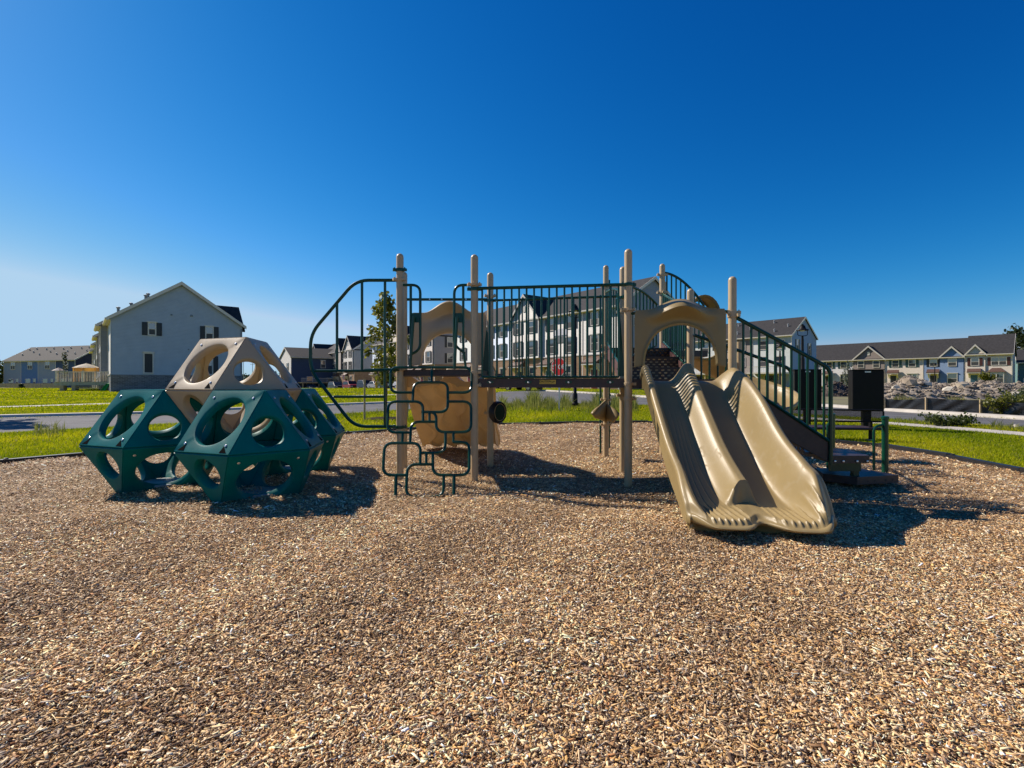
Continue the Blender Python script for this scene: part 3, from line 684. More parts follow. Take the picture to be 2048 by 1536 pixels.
# ---- perforated stairs to the upper deck
def perforated(mb, o, u, w, n, cols, rows_, tk=.012):
    """slotted panel spanned by u, w (vectors); holes in a staggered grid"""
    o, u, w, n = map(Vector, (o, u, w, n)); ru, rw = u/cols, w/rows_
    for r in range(rows_+1):
        h = .55 if r in (0, rows_) else .55
        mb.obox(o+rw*(r-.275 if 0 < r < rows_ else (0 if r == 0 else rows_-.3)), u, rw*(.55 if 0 < r < rows_ else .3), n*tk)
    for r in range(rows_):
        off = .5*(r % 2)
        for c in range(cols+1):
            x0 = max(0, c-.25+off-.5); x1 = min(cols, c+.25+off-.5)
            if x1 > x0: mb.obox(o+ru*x0+rw*(r+.24)+n*.001, ru*(x1-x0), rw*.52, n*(tk-.002))
def stair(name, a0, a1, b0, b1, z0, z1, n):
    """from front edge a0-a1 (z0) up to back edge b0-b1 (z1)"""
    st = MB()
    root = None
    first = None
    for i in range(n):
        t0, t1 = i/n, (i+1)/n; za, zb_ = z0+(z1-z0)*i/n, z0+(z1-z0)*(i+1)/n
        p0, p1, q0, q1 = a0.lerp(b0, t0), a1.lerp(b1, t0), a0.lerp(b0, t1), a1.lerp(b1, t1)
        m = MB(); n_ = Vector((0, -1, 0))
        perforated(m, Vector((p0.x, p0.y, za)), Vector((p1.x-p0.x, p1.y-p0.y, 0)), (0, 0, zb_-za-.02), n_, 11, 4)
        tr = MB().prism([Vector((v.x, v.y, zb_-.02)) for v in (p0, p1, q1, q0)], (0, 0, .02))
        if first is None: first = m.build(name, BROWN, PS, sharp=0)
        else: m.build('riser', BROWN, first, sharp=0)
        tr.build('tread', BROWN, first, sharp=0)
    return first
ub = stair('upper_stairs', PV['er'], PV['h'], PV['d'], PV['f'], 1.205, 1.70, 3)
for a_, b_ in (('er', 'd'), ('h', 'f')):
    p, q = PV[a_], PV[b_]; n_ = (PV['h']-PV['er']).normalized()*.03
    MB().prism([Vector((p.x, p.y, 1.13)), Vector((p.x, p.y, 1.33)), Vector((q.x, q.y, 1.83)), Vector((q.x, q.y, 1.6))], n_*(-1 if a_ == 'h' else 1)).build('stringer', mat('red_brown_vinyl', (.10, .045, .04), .5, .15), ub, sharp=0)
guard(PV['h'], PV['f'], 2.12, 2.62, 1.34, 1.86, 13, ends=(.1, .1))
guard(PV['er'], PV['d'], 2.36, 2.62, 1.34, 1.86, 7, ends=(.1, .1), arch=.05)
# arched guard behind the hood and arched guard from the tall post
q0, q1 = Vector((1.57, 6.62, 0)), Vector((2.27, 7.85, 0))
guard(PV['er']+Vector((.06, .03, 0)), q1, 2.46, 2.40, 1.5, 1.75, 9, ends=(.05, .02), arch=.05)
p1 = Vector((3.14, 8.2, 0))
gf = MB().tube([PV['f'].lerp(p1, t)+Vector((0, 0, 2.965-.52*t**1.9)) for t in [k/12 for k in range(13)]]+[p1+Vector((0, 0, 1.75))], .02, 10).build('guardrail', GREEN, PS)
for k in range(1, 9):
    t = k/9; MB().tube([PV['f'].lerp(p1, t)+Vector((0, 0, 1.72)), PV['f'].lerp(p1, t)+Vector((0, 0, 2.965-.52*t**1.9))], .0135, 8).build('baluster', GREEN, gf)
# side deck and spiral slide behind
MB().prism([(2.45, 8.12, 1.60), (3.22, 8.22, 1.60), (3.3, 9.0, 1.60), (2.74, 9.0, 1.60)], (0, 0, .1)).build('deck', BROWN, PS, sharp=0)
hd = MB(); rows = []
for i in range(13):
    t = math.pi*i/12; rows.append([Vector((3.30+.28*math.cos(t)*s_, 8.55+d_, 2.3+.38*math.sin(t)*s_)) for s_, d_ in ((.86, .02), (1, 0), (1.03, .1), (1.0, .36), (.86, .38))])
h3 = hd.grid(rows).build('slide_hood', TAN, PS); md = h3.modifiers.new('thickness', 'SOLIDIFY'); md.thickness = .04
MB().prism([(3.02, 8.58, 1.72), (3.14, 8.56, 1.72), (3.14, 8.56, 2.4), (3.02, 8.58, 2.4)], (0, .05, 0)).build('hood_leg', TAN, h3)
MB().prism([(3.46, 8.58, 1.72), (3.58, 8.56, 1.72), (3.58, 8.56, 2.4), (3.46, 8.58, 2.4)], (0, .05, 0)).build('hood_leg', TAN, h3)
rows = []
for i in range(41):
    t = i/40; an = R(95)-R(330)*t; c = Vector((4.05, 8.9, 1.62-1.45*t)); rad = .62
    e = Vector((math.cos(an+R(85)), math.sin(an+R(85)), 0)); row = []
    for k in range(13):
        b = math.pi*(.04+.92*k/12); row.append(c+e*(rad+.33*math.cos(b))+Vector((0, 0, -.30*math.sin(b)+.26)))
    rows.append(row)
s3 = MB().grid(rows).build('spiral_slide', TAN, PS, sharp=60); md = s3.modifiers.new('thickness', 'SOLIDIFY'); md.thickness = .035
MB().tube([(4.05, 8.9, -.1), (4.05, 8.9, 1.9)], .06, 14).build('slide_column', TANP, s3)
# ---- transfer stair on the right
E0, E1 = Vector((2.50, 5.57, 0)), Vector((3.45, 5.44, 0)); B0, B1 = Vector((2.36, 6.46, 0)), Vector((3.55, 6.35, 0))
ts = None
for a_, b_, off in ((E0, E1, Vector((0, .035, 0))), (B0, B1, Vector((0, -.035, 0)))):
    m = MB().prism([a_+Vector((0, 0, 1.21)), a_+Vector((0, 0, .86)), b_+Vector((0, 0, .295)), b_+Vector((0, 0, .515))], off)
    if ts is None: ts = m.build('transfer_stairs', BROWN, PS, sharp=0)
    else: m.build('stringer', BROWN, ts, sharp=0)
for i in range(4):
    t0, t1 = i/4, (i+1)/4; z = 1.0-.2*i
    m = MB().prism([E0.lerp(E1, t0)+Vector((0, .036, z-.02)), E0.lerp(E1, t1)+Vector((0, .036, z-.02)), B0.lerp(B1, t1)+Vector((0, -.036, z-.02)), B0.lerp(B1, t0)+Vector((0, -.036, z-.02))], (0, 0, .02)); m.build('tread', BROWN, ts, sharp=0)
    u_ = B0.lerp(B1, t0)-E0.lerp(E1, t0); m = MB(); perforated(m, E0.lerp(E1, t0)+u_*.04+Vector((0, 0, z)), u_*.92, (0, 0, .17), (1, 0, 0), 10, 3); m.build('riser', BROWN, ts, sharp=0)
for (x, z) in ((2.86, .70), (3.04, .58), (3.25, .44)): MB().lathe([(.010, 0), (.010, .008)], (x, 5.52-(x-2.5)*.137, z-.09), 8, (0, -1, 0)).build('bolt', STEEL, ts)
def stair_guard(a, b, zt0, zt1, zb0, zb1, n, zend):
    def tp(t): return Vector((*a.lerp(b, t).xy, zt0+(zt1-zt0)*t))
    def lw(t): return Vector((*a.lerp(b, t).xy, zb0+(zb1-zb0)*t))
    m = MB().tube(rounded([tp(0), tp(1), Vector((b.x, b.y, zend))], .09, 6), .0215, 10)
    g = m.build('guardrail', GREEN, PS); MB().tube([lw(.05), lw(1)], .0165, 8).build('bottom_rail', GREEN, g)
    for i in range(n):
        t = .07+.86*i/(n-1); MB().tube([lw(t), tp(t)], .0135, 8).build('baluster', GREEN, g)
on = Vector((0, -.012, 0))
stair_guard(E0+on, E1+on+Vector((.01, 0, 0)), 1.885, 1.315, 1.20, .52, 11, .27)
stair_guard(B0, B1, 1.78, 1.34, 1.25, .60, 11, .3)
pf = MB(); c = [Vector((3.46, 5.42, .29)), Vector((3.88, 5.43, .29)), Vector((4.0, 5.95, .29)), Vector((3.56, 6.32, .29))]
tp = pf.prism(c, (0, 0, .082)).build('transfer_platform', BROWN, PS, sharp=0)
for x in (3.50, 3.59, 3.74, 3.85): MB().lathe([(.012, 0), (.012, .008), (.006, .011)], (x, 5.42, .312), 10, (0, -1, 0)).build('bolt', STEEL, tp)
MB().box(3.50, 5.5, .19, 3.84, 5.53, .30).build('platform_skirt', GREEN, tp, sharp=0)
MB().box(3.80, 5.56, .02, 3.86, 5.62, .30).build('platform_leg', GREEN, tp, sharp=0)
st = MB().prism([(3.56, 5.72, .04), (3.80, 5.50, .04), (4.35, 5.63, .04), (4.22, 6.1, .04), (3.70, 6.1, .04)], (0, 0, .085)).build('entry_step', BROWN, PS, sharp=0)
for px, py in ((1733, 963), (1747, 962), (1770, 960), (1784, 958)):
    t = (px-1712)/84; q = Vector((3.80, 5.50, 0)).lerp(Vector((4.35, 5.63, 0)), t); MB().lathe([(.009, 0), (.009, .003)], q+Vector((0, -.001, .075)), 8, (.23, -.97, 0)).build('bolt_hole', BLACK, st)
for px in (1674, 1681): q = P(px, 952, 5.66); MB().lathe([(.010, 0), (.010, .01)], q, 8, (-.6, -.8, 0)).build('bolt', STEEL, st)
def handle(x, y, z1, dx):
    hp = MB().lathe([(.038, -.1), (.038, z1-.03), (.046, z1-.03), (.046, z1), (.03, z1+.008)], (x, y, 0), 18).build('handle_post', GREEN, PS)
    MB().tube(rounded([(x, y, z1-.10), (x+dx, y, z1-.13), (x+dx, y, .03)], .10, 6), .0165, 10).build('handle_loop', GREEN, hp)
handle(4.85, 6.5, .725, -.145); handle(4.06, 6.35, .77, -.05)
# ---- pod climber on the tall post, poles, play drum
m = MB()
def blade(p, out):
    rows = []
    for i in range(9):
        t = i/8; top = p[0].lerp(p[1], t); bot = p[3].lerp(p[2], t); b = out*math.sin(math.pi*t)*.05
        rows.append([top.lerp(bot, k/6)+b+out*.06*math.sin(math.pi*k/6) for k in range(7)])
    o = MB().grid(rows).build('pod_step', TAN, PS, sharp=60); md = o.modifiers.new('thickness', 'SOLIDIFY'); md.thickness = .03
blade([P(1212, 798, 8.02), P(1184, 829, 7.75), P(1188, 834, 7.75), P(1211, 845, 8.02)], Vector((-.3, -.8, .2)))
blade([P(1212, 806, 8.02), P(1237, 830, 7.80), P(1227, 846, 7.80), P(1212, 842, 8.02)], Vector((.2, -.8, .2)))
for px, pb in ((1201, 905), (1218.5, 893)):
    Y = 1.15*F/(pb-768); mb = MB().tube([P(px, pb+6, Y), P(px, 560 if px > 1210 else 590, Y)], .017, 8)
    if px > 1210:
        for k in range(5): mb.lathe([(.03, -.02), (.03, .02)], P(px, 790+k*18, Y), 10)
    mb.build('climbing_pole', GREEN, PS)
dr = Vector((-.20, 6.98, .757)); ax = Vector((.80, -.60, .0))
dd = MB().lathe([(.145, -.045), (.152, -.02), (.152, .03), (.142, .048), (.128, .03)], dr, 36, ax).build('play_drum', BLACK, PS)
MB().lathe([(.125, -.02), (.125, .034), (.10, .040), (.02, .042)], dr, 36, ax).build('drum_face', mat('drum_green', (.004, .028, .02), .6, .1, spec=.1), dd)
u_ = Vector((-ax.y, ax.x, 0)).normalized(); MB().tube([dr+ax.normalized()*.041+u_*(.118*math.cos(k*math.pi/18))+Vector((0, 0, .118*math.sin(k*math.pi/18))) for k in range(36)], .0035, 6, True).build('drum_ring', TANP, dd)

# ------------------------------------------------------------------ houses
def sid(name, c, s=.16): return mat('siding_'+name, c, .6, .05, 1.5, siding=s)
BRICK = mat('warm_brick', (.30, .19, .115), brick=True, rough=.85, col2=(.20, .105, .06))
STONE = mat('grey_stone_veneer', (.22, .205, .20), brick=True, rough=.9, col2=(.12, .105, .10))
SW, SBL, SBD, STN, SGR, SCR, SBE, SPB, SGN, SDK, SBR, SLG = (sid('white', (.40, .385, .36)), sid('blue', (.16, .235, .36)), sid('dark_blue', (.060, .080, .125)), sid('tan', (.42, .35, .27)),
    sid('grey', (.30, .30, .31)), sid('cream', (.60, .525, .43)), sid('beige', (.40, .35, .31)), sid('pale_blue', (.42, .52, .66)), sid('green', (.12, .20, .17)), sid('charcoal', (.055, .045, .055)), sid('brown', (.20, .16, .135)), sid('light_grey', (.46, .49, .47)))
MAROON = mat('maroon_shutter', (.075, .02, .018), .5, .1); TEALS = mat('teal_shutter', (.02, .06, .065), .5, .1)
DOORB = mat('blue_door', (.03, .09, .14), .4, .1); DOORR = mat('red_door', (.13, .012, .016), .4, .1)
class House:
    def __init__(s, name, label, C, d, w, depth, zb, ze, zr, wall, group=None, roof=ROOF, lower=None, ends=(0, 0), proud=0., end_lower=None):
        s.C = Vector((C[0], C[1], 0)); s.d = Vector((d[0], d[1], 0)).normalized(); n = Vector((-s.d.y, s.d.x, 0))
        s.n = n if n.dot(-s.C) > 0 else -n; s.C = s.C+s.n*proud; s.w, s.dep, s.zb, s.ze, s.zr = w, depth, zb, ze, zr
        c = s.W(w/2, 0, zb); s.r = thing(name, label, 'house', c, group=group)
        pr = [(0, zb-1.2), (0, ze), (-depth/2, zr), (-depth, ze), (-depth, zb-1.2)]
        s.wall = MB().prism([s.W(0, o, z) for o, z in pr], s.d*w).build('wall', wall, s.r, sharp=0)
        if lower:
            zl, lm = lower; e = .03
            MB().prism([s.W(-e if ends[0] else 0, o, z) for o, z in ((e, zb-1.2), (e, zl), (-depth-e, zl), (-depth-e, zb-1.2))], s.d*(w+(e if ends[0] else 0)+(e if ends[1] else 0))).build('masonry_base', lm, s.r, sharp=0)
            MB().obox(s.W(-.05 if ends[0] else 0, e, zl-.06), s.d*(w+(.05 if ends[0] else 0)), s.n*.05, (0, 0, .12)).build('ledge', WHITE, s.r, sharp=0)
        k = (zr-ze)/(depth/2); ov = .32; o0, o1 = (.25 if ends[0] else 0), (.25 if ends[1] else 0)
        zf = ze-k*ov+.012
        ch = [(ov, zf), (-depth/2, zr+.012), (-depth-ov, zf), (-depth-ov, zf+.2), (-depth/2, zr+.22), (ov, zf+.2)]
        s.roof = MB().prism([s.W(-o0, o, z) for o, z in ch], s.d*(w+o0+o1)).build('roof', roof, s.r, sharp=0)
        MB().prism([s.W(-o0, ov+.002, zf-.06), s.W(-o0, ov+.13, zf+.02), s.W(-o0, ov+.13, zf+.17), s.W(-o0, ov+.002, zf+.17)], s.d*(w+o0+o1)).build('gutter', WHITE, s.r, sharp=0)
        MB().prism([s.W(-o0, .002, zf-.03), s.W(-o0, ov, zf-.03), s.W(-o0, ov, zf-.005), s.W(-o0, .002, zf-.005)], s.d*(w+o0+o1)).build('soffit', WHITE, s.r, sharp=0)
        for t in ([-o0-.03] if ends[0] else [])+([w+o1] if ends[1] else []):
            chw = [(ov+.02, zf-.10), (-depth/2, zr-.11), (-depth-ov-.02, zf-.10), (-depth-ov-.02, zf+.215), (-depth/2, zr+.235), (ov+.02, zf+.215)]
            MB().prism([s.W(t, o, z) for o, z in chw], s.d*.03).build('rake_trim', WHITE, s.r, sharp=0)
        for t in ([0] if ends[0] else [])+([w] if ends[1] else [])+[w-.02]:
            MB().obox(s.W(t-.06, .003, zb-.5), s.d*.12, s.n*.035, (0, 0, ze-zb+.45)).build('corner_trim', WHITE, s.r, sharp=0)
    def W(s, t, o, z): v = s.C+s.d*t+s.n*o; return Vector((v.x, v.y, z))
    def win(s, t, z0, z1, w, sh=None, end=False, head=True, o=0., mid=True, mull=1, trim=None, dark=None, small=False):
        trim = trim or WHITE
        if end: O = lambda x, q, z: s.W(-q, -x, z); a = -s.n; b = -s.d
        else: O = lambda x, q, z: s.W(x, q, z); a = s.d; b = s.n
        x0, x1 = t-w/2, t+w/2; e = .10; m = MB()
        def bx(m, xa, xb, za, zc, q0, q1): m.obox(O(xa, q0, za), a*(xb-xa), b*(q1-q0), (0, 0, zc-za))
        q = o+.005
        bx(m, x0-e, x0, z0-e, z1+e, q, q+.05); bx(m, x1, x1+e, z0-e, z1+e, q, q+.05); bx(m, x0, x1, z0-e, z0, q, q+.06); bx(m, x0, x1, z1, z1+e, q, q+.05)
        if mid: bx(m, x0, x1, (z0+z1)/2-.03, (z0+z1)/2+.03, q, q+.035)
        for k in range(1, mull): xx = x0+(x1-x0)*k/mull; bx(m, xx-.06, xx+.06, z0, z1, q, q+.036)
        if head: bx(m, x0-e-.08, x1+e+.08, z1+e+.002, z1+e+.12, q, q+.10)
        f = m.build('window', trim, s.r, sharp=0)
        m = MB(); bx(m, x0, x1, z0, z1, q-.002, q+.012); m.build('pane', dark or GLASS, f, sharp=0)
        if mid and not dark: m = MB(); bx(m, x0, x1, z0, (z0+z1)/2-.03, q+.013, q+.02); m.build('insect_screen', SCREEN, f, sharp=0)
        if sh:
            for xa, xb in ((x0-e-.45, x0-e-.01), (x1+e+.01, x1+e+.45)): m = MB(); bx(m, xa, xb, z0-e, z1+e, q, q+.045); m.build('shutter', sh, s.r, sharp=0)
        return f
    def door(s, t, z0, col, w=.95, hood=METALROOF, hw=2.2, posts=False, o=.03, hz=2.75):
        m = MB(); m.obox(s.W(t-w/2-.14, o, z0), s.d*(w+.28), s.n*.04, (0, 0, 2.3)); f = m.build('door', WHITE, s.r, sharp=0)
        MB().obox(s.W(t-w/2, o+.041, z0), s.d*w, s.n*.02, (0, 0, 2.1)).build('door_leaf', col, f, sharp=0)
        if hood:
            z = z0+hz; pr = [(o, z), (o+1.15, z), (o+1.15, z+.15), (o+.9, z+.2), (o, z+.75)]
            h = MB().prism([s.W(t-hw/2, q, zz) for q, zz in pr[1:]+[(o, z+.15)]], s.d*hw).build('porch_roof', hood, s.r, sharp=0)
            MB().obox(s.W(t-hw/2+.02, o+.01, z-.15), s.d*(hw-.04), s.n*1.12, (0, 0, .148)).build('porch_beam', WHITE, h, sharp=0)
            for q in (-hw/2+.15, hw/2-.30):
                MB().prism([s.W(t+q, o+.01, z-.15), s.W(t+q, o+.9, z-.15), s.W(t+q, o+.01, z-1.0)], s.d*.12).build('bracket', WHITE, h, sharp=0)
    def gable(s, t0, t1, zp, wall, proud=.35, roof=ROOF, vent=True, sh=None, ze=None, low=None):
        ze = ze or s.ze; mid = (t0+t1)/2; k = (zp-ze)/((t1-t0)/2)
        g = MB().prism([s.W(t0, proud, z_) if i == 0 else s.W(t, proud, z_) for i, (t, z_) in enumerate(((t0, low or s.zb-1), (t1, low or s.zb-1), (t1, ze), (mid, zp), (t0, ze)))], -s.n*(proud+1.5)).build('gable_bay', wall, s.r, sharp=0)
        back = (zp-s.ze)/((s.zr-s.ze)/(s.dep/2))+.4; ov = .25
        ch = [(t0-ov, ze-k*ov), (mid, zp), (t1+ov, ze-k*ov), (t1+ov, ze-k*ov+.2), (mid, zp+.22), (t0-ov, ze-k*ov+.2)]
        MB().prism([s.W(t, proud+.25, z_+.012) for t, z_ in ch], -s.n*(proud+.25+back)).build('gable_roof', roof, g, sharp=0)
        chw = [(t0-ov-.03, ze-k*ov-.10), (mid, zp-.13), (t1+ov+.03, ze-k*ov-.10), (t1+ov+.03, ze-k*ov+.215), (mid, zp+.24), (t0-ov-.03, ze-k*ov+.215)]
        MB().prism([s.W(t, proud+.28, z_+.012) for t, z_ in chw], -s.n*.028).build('rake_trim', WHITE, g, sharp=0)
        if vent: MB().obox(s.W(mid-.22, proud+.004, ze+k*.9), s.d*.44, s.n*.05, (0, 0, .75)).build('gable_vent', WHITE, g, sharp=0)
        return g
    def vents(s, pts):
        for t, f in pts:
            z = s.ze+(s.zr-s.ze)*f; p = s.W(t, -s.dep/2*f, z); MB().lathe([(.11, 0), (.11, .55), (.17, .56), (.17, .66), (.02, .72)], p, 10).build('roof_vent', mat('vent_metal', (.35, .35, .35), .5, .1), s.roof)

GM = 'three storey brick and siding townhouses across the street'
def mid_house(label, t0, t1, wall, wins3, wins2, sh=SHUT, gab=None, gwall=None, end=None, doors=(), zb=.5, proud=0., ze=9.5, zr=13.1, ends=(0, 0), brick=4.45, low_w=(), zoff=0.):
    C = C0+VD*t0
    h = House('townhouse', label, C, VD, t1-t0, 12., zb+zoff, ze+zoff, zr+zoff, wall, GM, lower=(brick+zoff, BRICK), ends=ends, proud=proud)
    o = .36 if gab else 0
    for t in wins3: h.win(t-t0, 7.75+zoff, 9.1+zoff if gab or zr > 0 else 9, 1.0, sh, o=(.36 if gab and gab[0] < t < gab[1] else 0), head=False)
    for t in wins2: h.win(t-t0, 4.9+zoff, 6.55+zoff, 1.0, sh, o=(.36 if gab and gab[0] < t < gab[1] else 0))
    if gab: h.gable(gab[0]-t0, gab[1]-t0, 12.6+zoff, gwall or wall, low=brick+zoff)
    for t in low_w: h.win(t-t0, 1.7+zoff, 3.2+zoff, .95, None, o=.03)
    for t, c in doors: h.door(t-t0, zb+.15+zoff, c)
    if end:
        for x, z0, z1 in end: h.win(x, z0+zoff, z1+zoff, 1.0, sh, end=True, head=False)
    return h
m3a = mid_house('white sided end townhouse with tall gable end behind the slide hood', 0, 5.3, SW, (3.4,), (3.4,), end=((3, 7.6, 9.2), (8.5, 7.6, 9.2)), doors=((3.4, DOORR),), ends=(1, 0))
m3b = mid_house('white sided townhouse with two banners under its top windows, behind the bridge rails', 5.3, 12.4, SW, (7.2, 10.6), (7.3, 10.5), doors=((11.0, DOORB),), low_w=(7.6,))
m3c = mid_house('white townhouse with steep front gable behind the bridge rails', 12.4, 18.4, SW, (13.9, 16.7), (13.9, 16.7), gab=(12.6, 18.2), doors=((16.8, SHUT),), low_w=(14.2,))
m3d = mid_house('pale blue townhouse just right of the tan post that carries the play drum', 18.4, 25.5, SPB, (20.6, 23.6), (20.6, 23.6), sh=TEALS, doors=((24.2, DOORB),), low_w=(20.6,))
m3e = mid_house('last white townhouse of its block, with small porch, seen beside the tan hood', 25.5, 33, SLG, (27.4, 30.8), (27.4, 30.8), doors=((29., DOORR),), ends=(0, 1))
for z0, c, ink in ((7.15, (.70, .68, .76), (.10, .06, .22)), (5.95, (.16, .17, .19), (.45, .45, .42))):
    pass
bn = thing('banner', 'white banner with purple marks above a dark banner on the white townhouse', 'banner', C0+VD*9.+ND*.1+Vector((0, 0, 6.)))
def bpt(t, z, o): v = C0+VD*t+ND*o; return Vector((v.x, v.y, z))
MB().obox(bpt(7.9, 6.98, .02), VD*2.3, ND*.03, (0, 0, .78)).build('upper_cloth', mat('banner_white', (.66, .64, .70), .7, .05), bn, sharp=0)
MB().obox(bpt(7.9, 6.1, .02), VD*2.3, ND*.03, (0, 0, .75)).build('lower_cloth', mat('banner_dark', (.14, .15, .16), .7, .2), bn, sharp=0)
mid_house('beige end townhouse with front gable framed by the tan slide arch', 39.9, 46, SBE, (41.5, 44.2), (41.4, 44.2), gab=(40.1, 45.6), end=((3, 7.5, 9.1), (3, 4.8, 6.3)), ends=(1, 0), low_w=(41.5,), doors=((44.4, DOORR),), zoff=.05)
mid_house('grey townhouse next to the beige gabled one, mostly behind the left posts', 46, 52.5, SGR, (47.7, 50.7), (47.7, 50.7), doors=((48.2, DOORB),), zoff=-.05)
mid_house('tan townhouse behind the young tree', 52.5, 59.5, STN, (54.2, 57.6), (54.2, 57.6), gab=(53, 59), doors=((57.6, SHUT),), zoff=-.15)
mid_house('pale blue townhouse left of the young tree, end of its block', 59.5, 67, SPB, (61.3, 65), (61.3, 65), doors=((65, DOORR),), ends=(0, 1), zoff=-.2)
mid_house('cream end townhouse with steep white gable behind the tube frame', 77.6, 84, SCR, (79.2, 82.3), (79.2, 82.3), gab=(77.8, 83.6), gwall=SW, end=((6., 7.5, 9.1), (6., 4.8, 6.3)), ends=(1, 0), doors=((82.5, DOORR),), low_w=(79.5,), zoff=-.35)
mid_house('brown townhouse with small dormer behind the tube frame', 84, 90.5, SBR, (85.5, 89), (85.5, 89), gab=(85.6, 89.2), doors=((89, SHUT),), zoff=-.45)
mid_house('tan sided townhouse in the middle of the far block', 90.5, 97, STN, (92, 95.5), (92, 95.5), doors=((95.4, DOORB),), zoff=-.5)
mid_house('light blue townhouse second from the far end of its block', 97, 103.5, SPB, (98.6, 102), (98.6, 102), doors=((102, SHUT),), zoff=-.55)
mid_house('white gabled townhouse at the far end of its block beside the dark blue house', 103.5, 110.5, SW, (105.2, 108.8), (105.2, 108.8), gab=(104, 110), doors=((109, DOORR),), ends=(0, 1), zoff=-.6)
# dark blue house closing the street
b1 = House('townhouse', 'dark blue house with white gable side and raised rear deck', (-53, 120), (.79, .61), 15, 11, -.4, 7.65, 10.1, SBD, ends=(1, 1))
b1.win(7.5, 5.2, 6.9, 1.0); b1.win(4.3, .9, 2.9, 1.3, head=False); b1.win(9.5, .3, 2.6, 2.0, head=False)
MB().prism([b1.W(-.012, -.0, -1), b1.W(-.012, 0, 7.6), b1.W(-.012, -5.5, 10.05), b1.W(-.012, -11, 7.6), b1.W(-.012, -11, -1)], -b1.d*.03).build('gable_siding', SW, b1.r, sharp=0)
b1.win(3, 4.6, 6.2, .9, SHUT, end=True, o=.05, head=False); b1.win(8, 4.6, 6.2, .9, SHUT, end=True, o=.05, head=False); b1.vents([(5, .5)])
bd = MB().obox(b1.W(1.5, .05, 1.35), b1.d*12, b1.n*3.2, (0, 0, .25)).build('rear_deck', WOOD, b1.r, sharp=0)
m = MB(); m.obox(b1.W(1.5, 3.1, 2.5), b1.d*12, b1.n*.08, (0, 0, .08))
for i in range(49): m.obox(b1.W(1.5+i*.25-.02, 3.12, 1.6), b1.d*.04, b1.n*.04, (0, 0, .9))
m.build('railing', WHITE, bd, sharp=0)
for t in (1.8, 5.5, 9.5, 13): MB().obox(b1.W(t, 2.8, -1), b1.d*.2, b1.n*.2, (0, 0, 2.35)).build('deck_post', WOOD, bd, sharp=0)

# gabled house on the left with the long row behind it
V2 = Vector((-.655, .756, 0)).normalized(); LC = Vector((-36.9, 46, 0))
GLf = 'row of townhouses running back from the blue grey gable'
lh = House('townhouse', 'large blue grey gabled end house with brick base and black shutters', LC, V2, 6.4, 10.9, .5, 7.27, 11.05, sid('blue_grey', (.63, .605, .53), .13), GLf, lower=(2.02, STONE), ends=(1, 0))
def lx(px):   # pixel column -> distance along the gable wall
    q = (px-1024)/F; e = -lh.n; return (q*LC.y-LC.x)/(e.x-q*e.y)
def lz(px, py): x = lx(px); Y = LC.y+(-lh.n.y)*x; return CAMZ-(py-768)/F*Y
def lwin(px0, px1, py0, py1, **k):
    c = (px0+px1)/2; x0, x1 = lx(px0), lx(px1); return lh.win((x0+x1)/2, lz(c, py1), lz(c, py0), x1-x0, end=True, **k)
lwin(298, 310, 647, 669, sh=SHUT); lwin(289, 305, 707.5, 745, mid=False, dark=SHUT); lwin(412.5, 425, 655, 679, sh=SHUT); lwin(411, 424, 714, 748, sh=SHUT)
for px_, py_, w_ in ((343, 631, .16), (383, 633, .22), (377, 700, .12)):
    z_ = lz(px_, py_); x_ = lx(px_); v_ = MB().obox(lh.W(.0, -x_-w_/2, z_), lh.n*w_, -lh.d*.08, (0, 0, w_*.8)).build('wall_vent', mat('downpipe_grey', (.2, .22, .24), .4, .1), lh.r, sharp=0)
mt_ = MB().obox(lh.W(0, -10.2, 1.2), lh.n*.35, -lh.d*.14, (0, 0, .55)).build('meter_box', mat('downpipe_grey', (.2, .22, .24), .4, .1), lh.r, sharp=0)
lh.vents([(.6, .52), (1.0, .49), (2.4, .30), (.3, .1)])
MB().tube([lh.W(-.05, -10.8, 7.0), lh.W(-.05, -10.8, .6)], .05, 8).build('downpipe', mat('downpipe_grey', (.2, .22, .24), .4, .1), lh.r)
# front cross gable on the far side
k0 = (7.27, 9.6)
MB().prism([lh.W(.8, -11.35, 6.75), lh.W(3.6, -11.35, 9.55), lh.W(6.3, -11.35, 6.75), lh.W(6.3, -11.35, 6.95), lh.W(3.6, -11.35, 9.77), lh.W(.8, -11.35, 6.95)], lh.n*4.4).build('gable_roof', ROOF, lh.r, sharp=0)
LW = [SW, STN, SW, SGR, SLG, STN, SW]
LLAB = ['white unit just behind the blue grey gabled house', 'tan unit second behind the gabled house', 'white unit third behind the gabled house', 'grey unit fourth behind the gabled house',
        'pale unit fifth behind the gabled house', 'tan unit sixth behind the gabled house', 'white unit at the far end of the row behind the gabled house']
for i in range(7):
    t0 = 6.4+6.2*i; h = House('townhouse', LLAB[i], LC+V2*t0, V2, 6.2, 10.9, .4-.12*i, 7.2-.12*i, 10.9-.12*i, LW[i], GLf, proud=(.55 if i % 2 == 0 else .0), ends=(1, 1) if i % 2 == 0 else (0, 0), lower=(2.0-.1*i, STONE))
    h.win(1.7, 5.2-.12*i, 6.6-.12*i, 1.2, head=False); h.win(4.4, 5.2-.12*i, 6.6-.12*i, 1.2, head=False); h.win(3.2, 2.3-.12*i, 4.4-.12*i, 1.9, head=False)
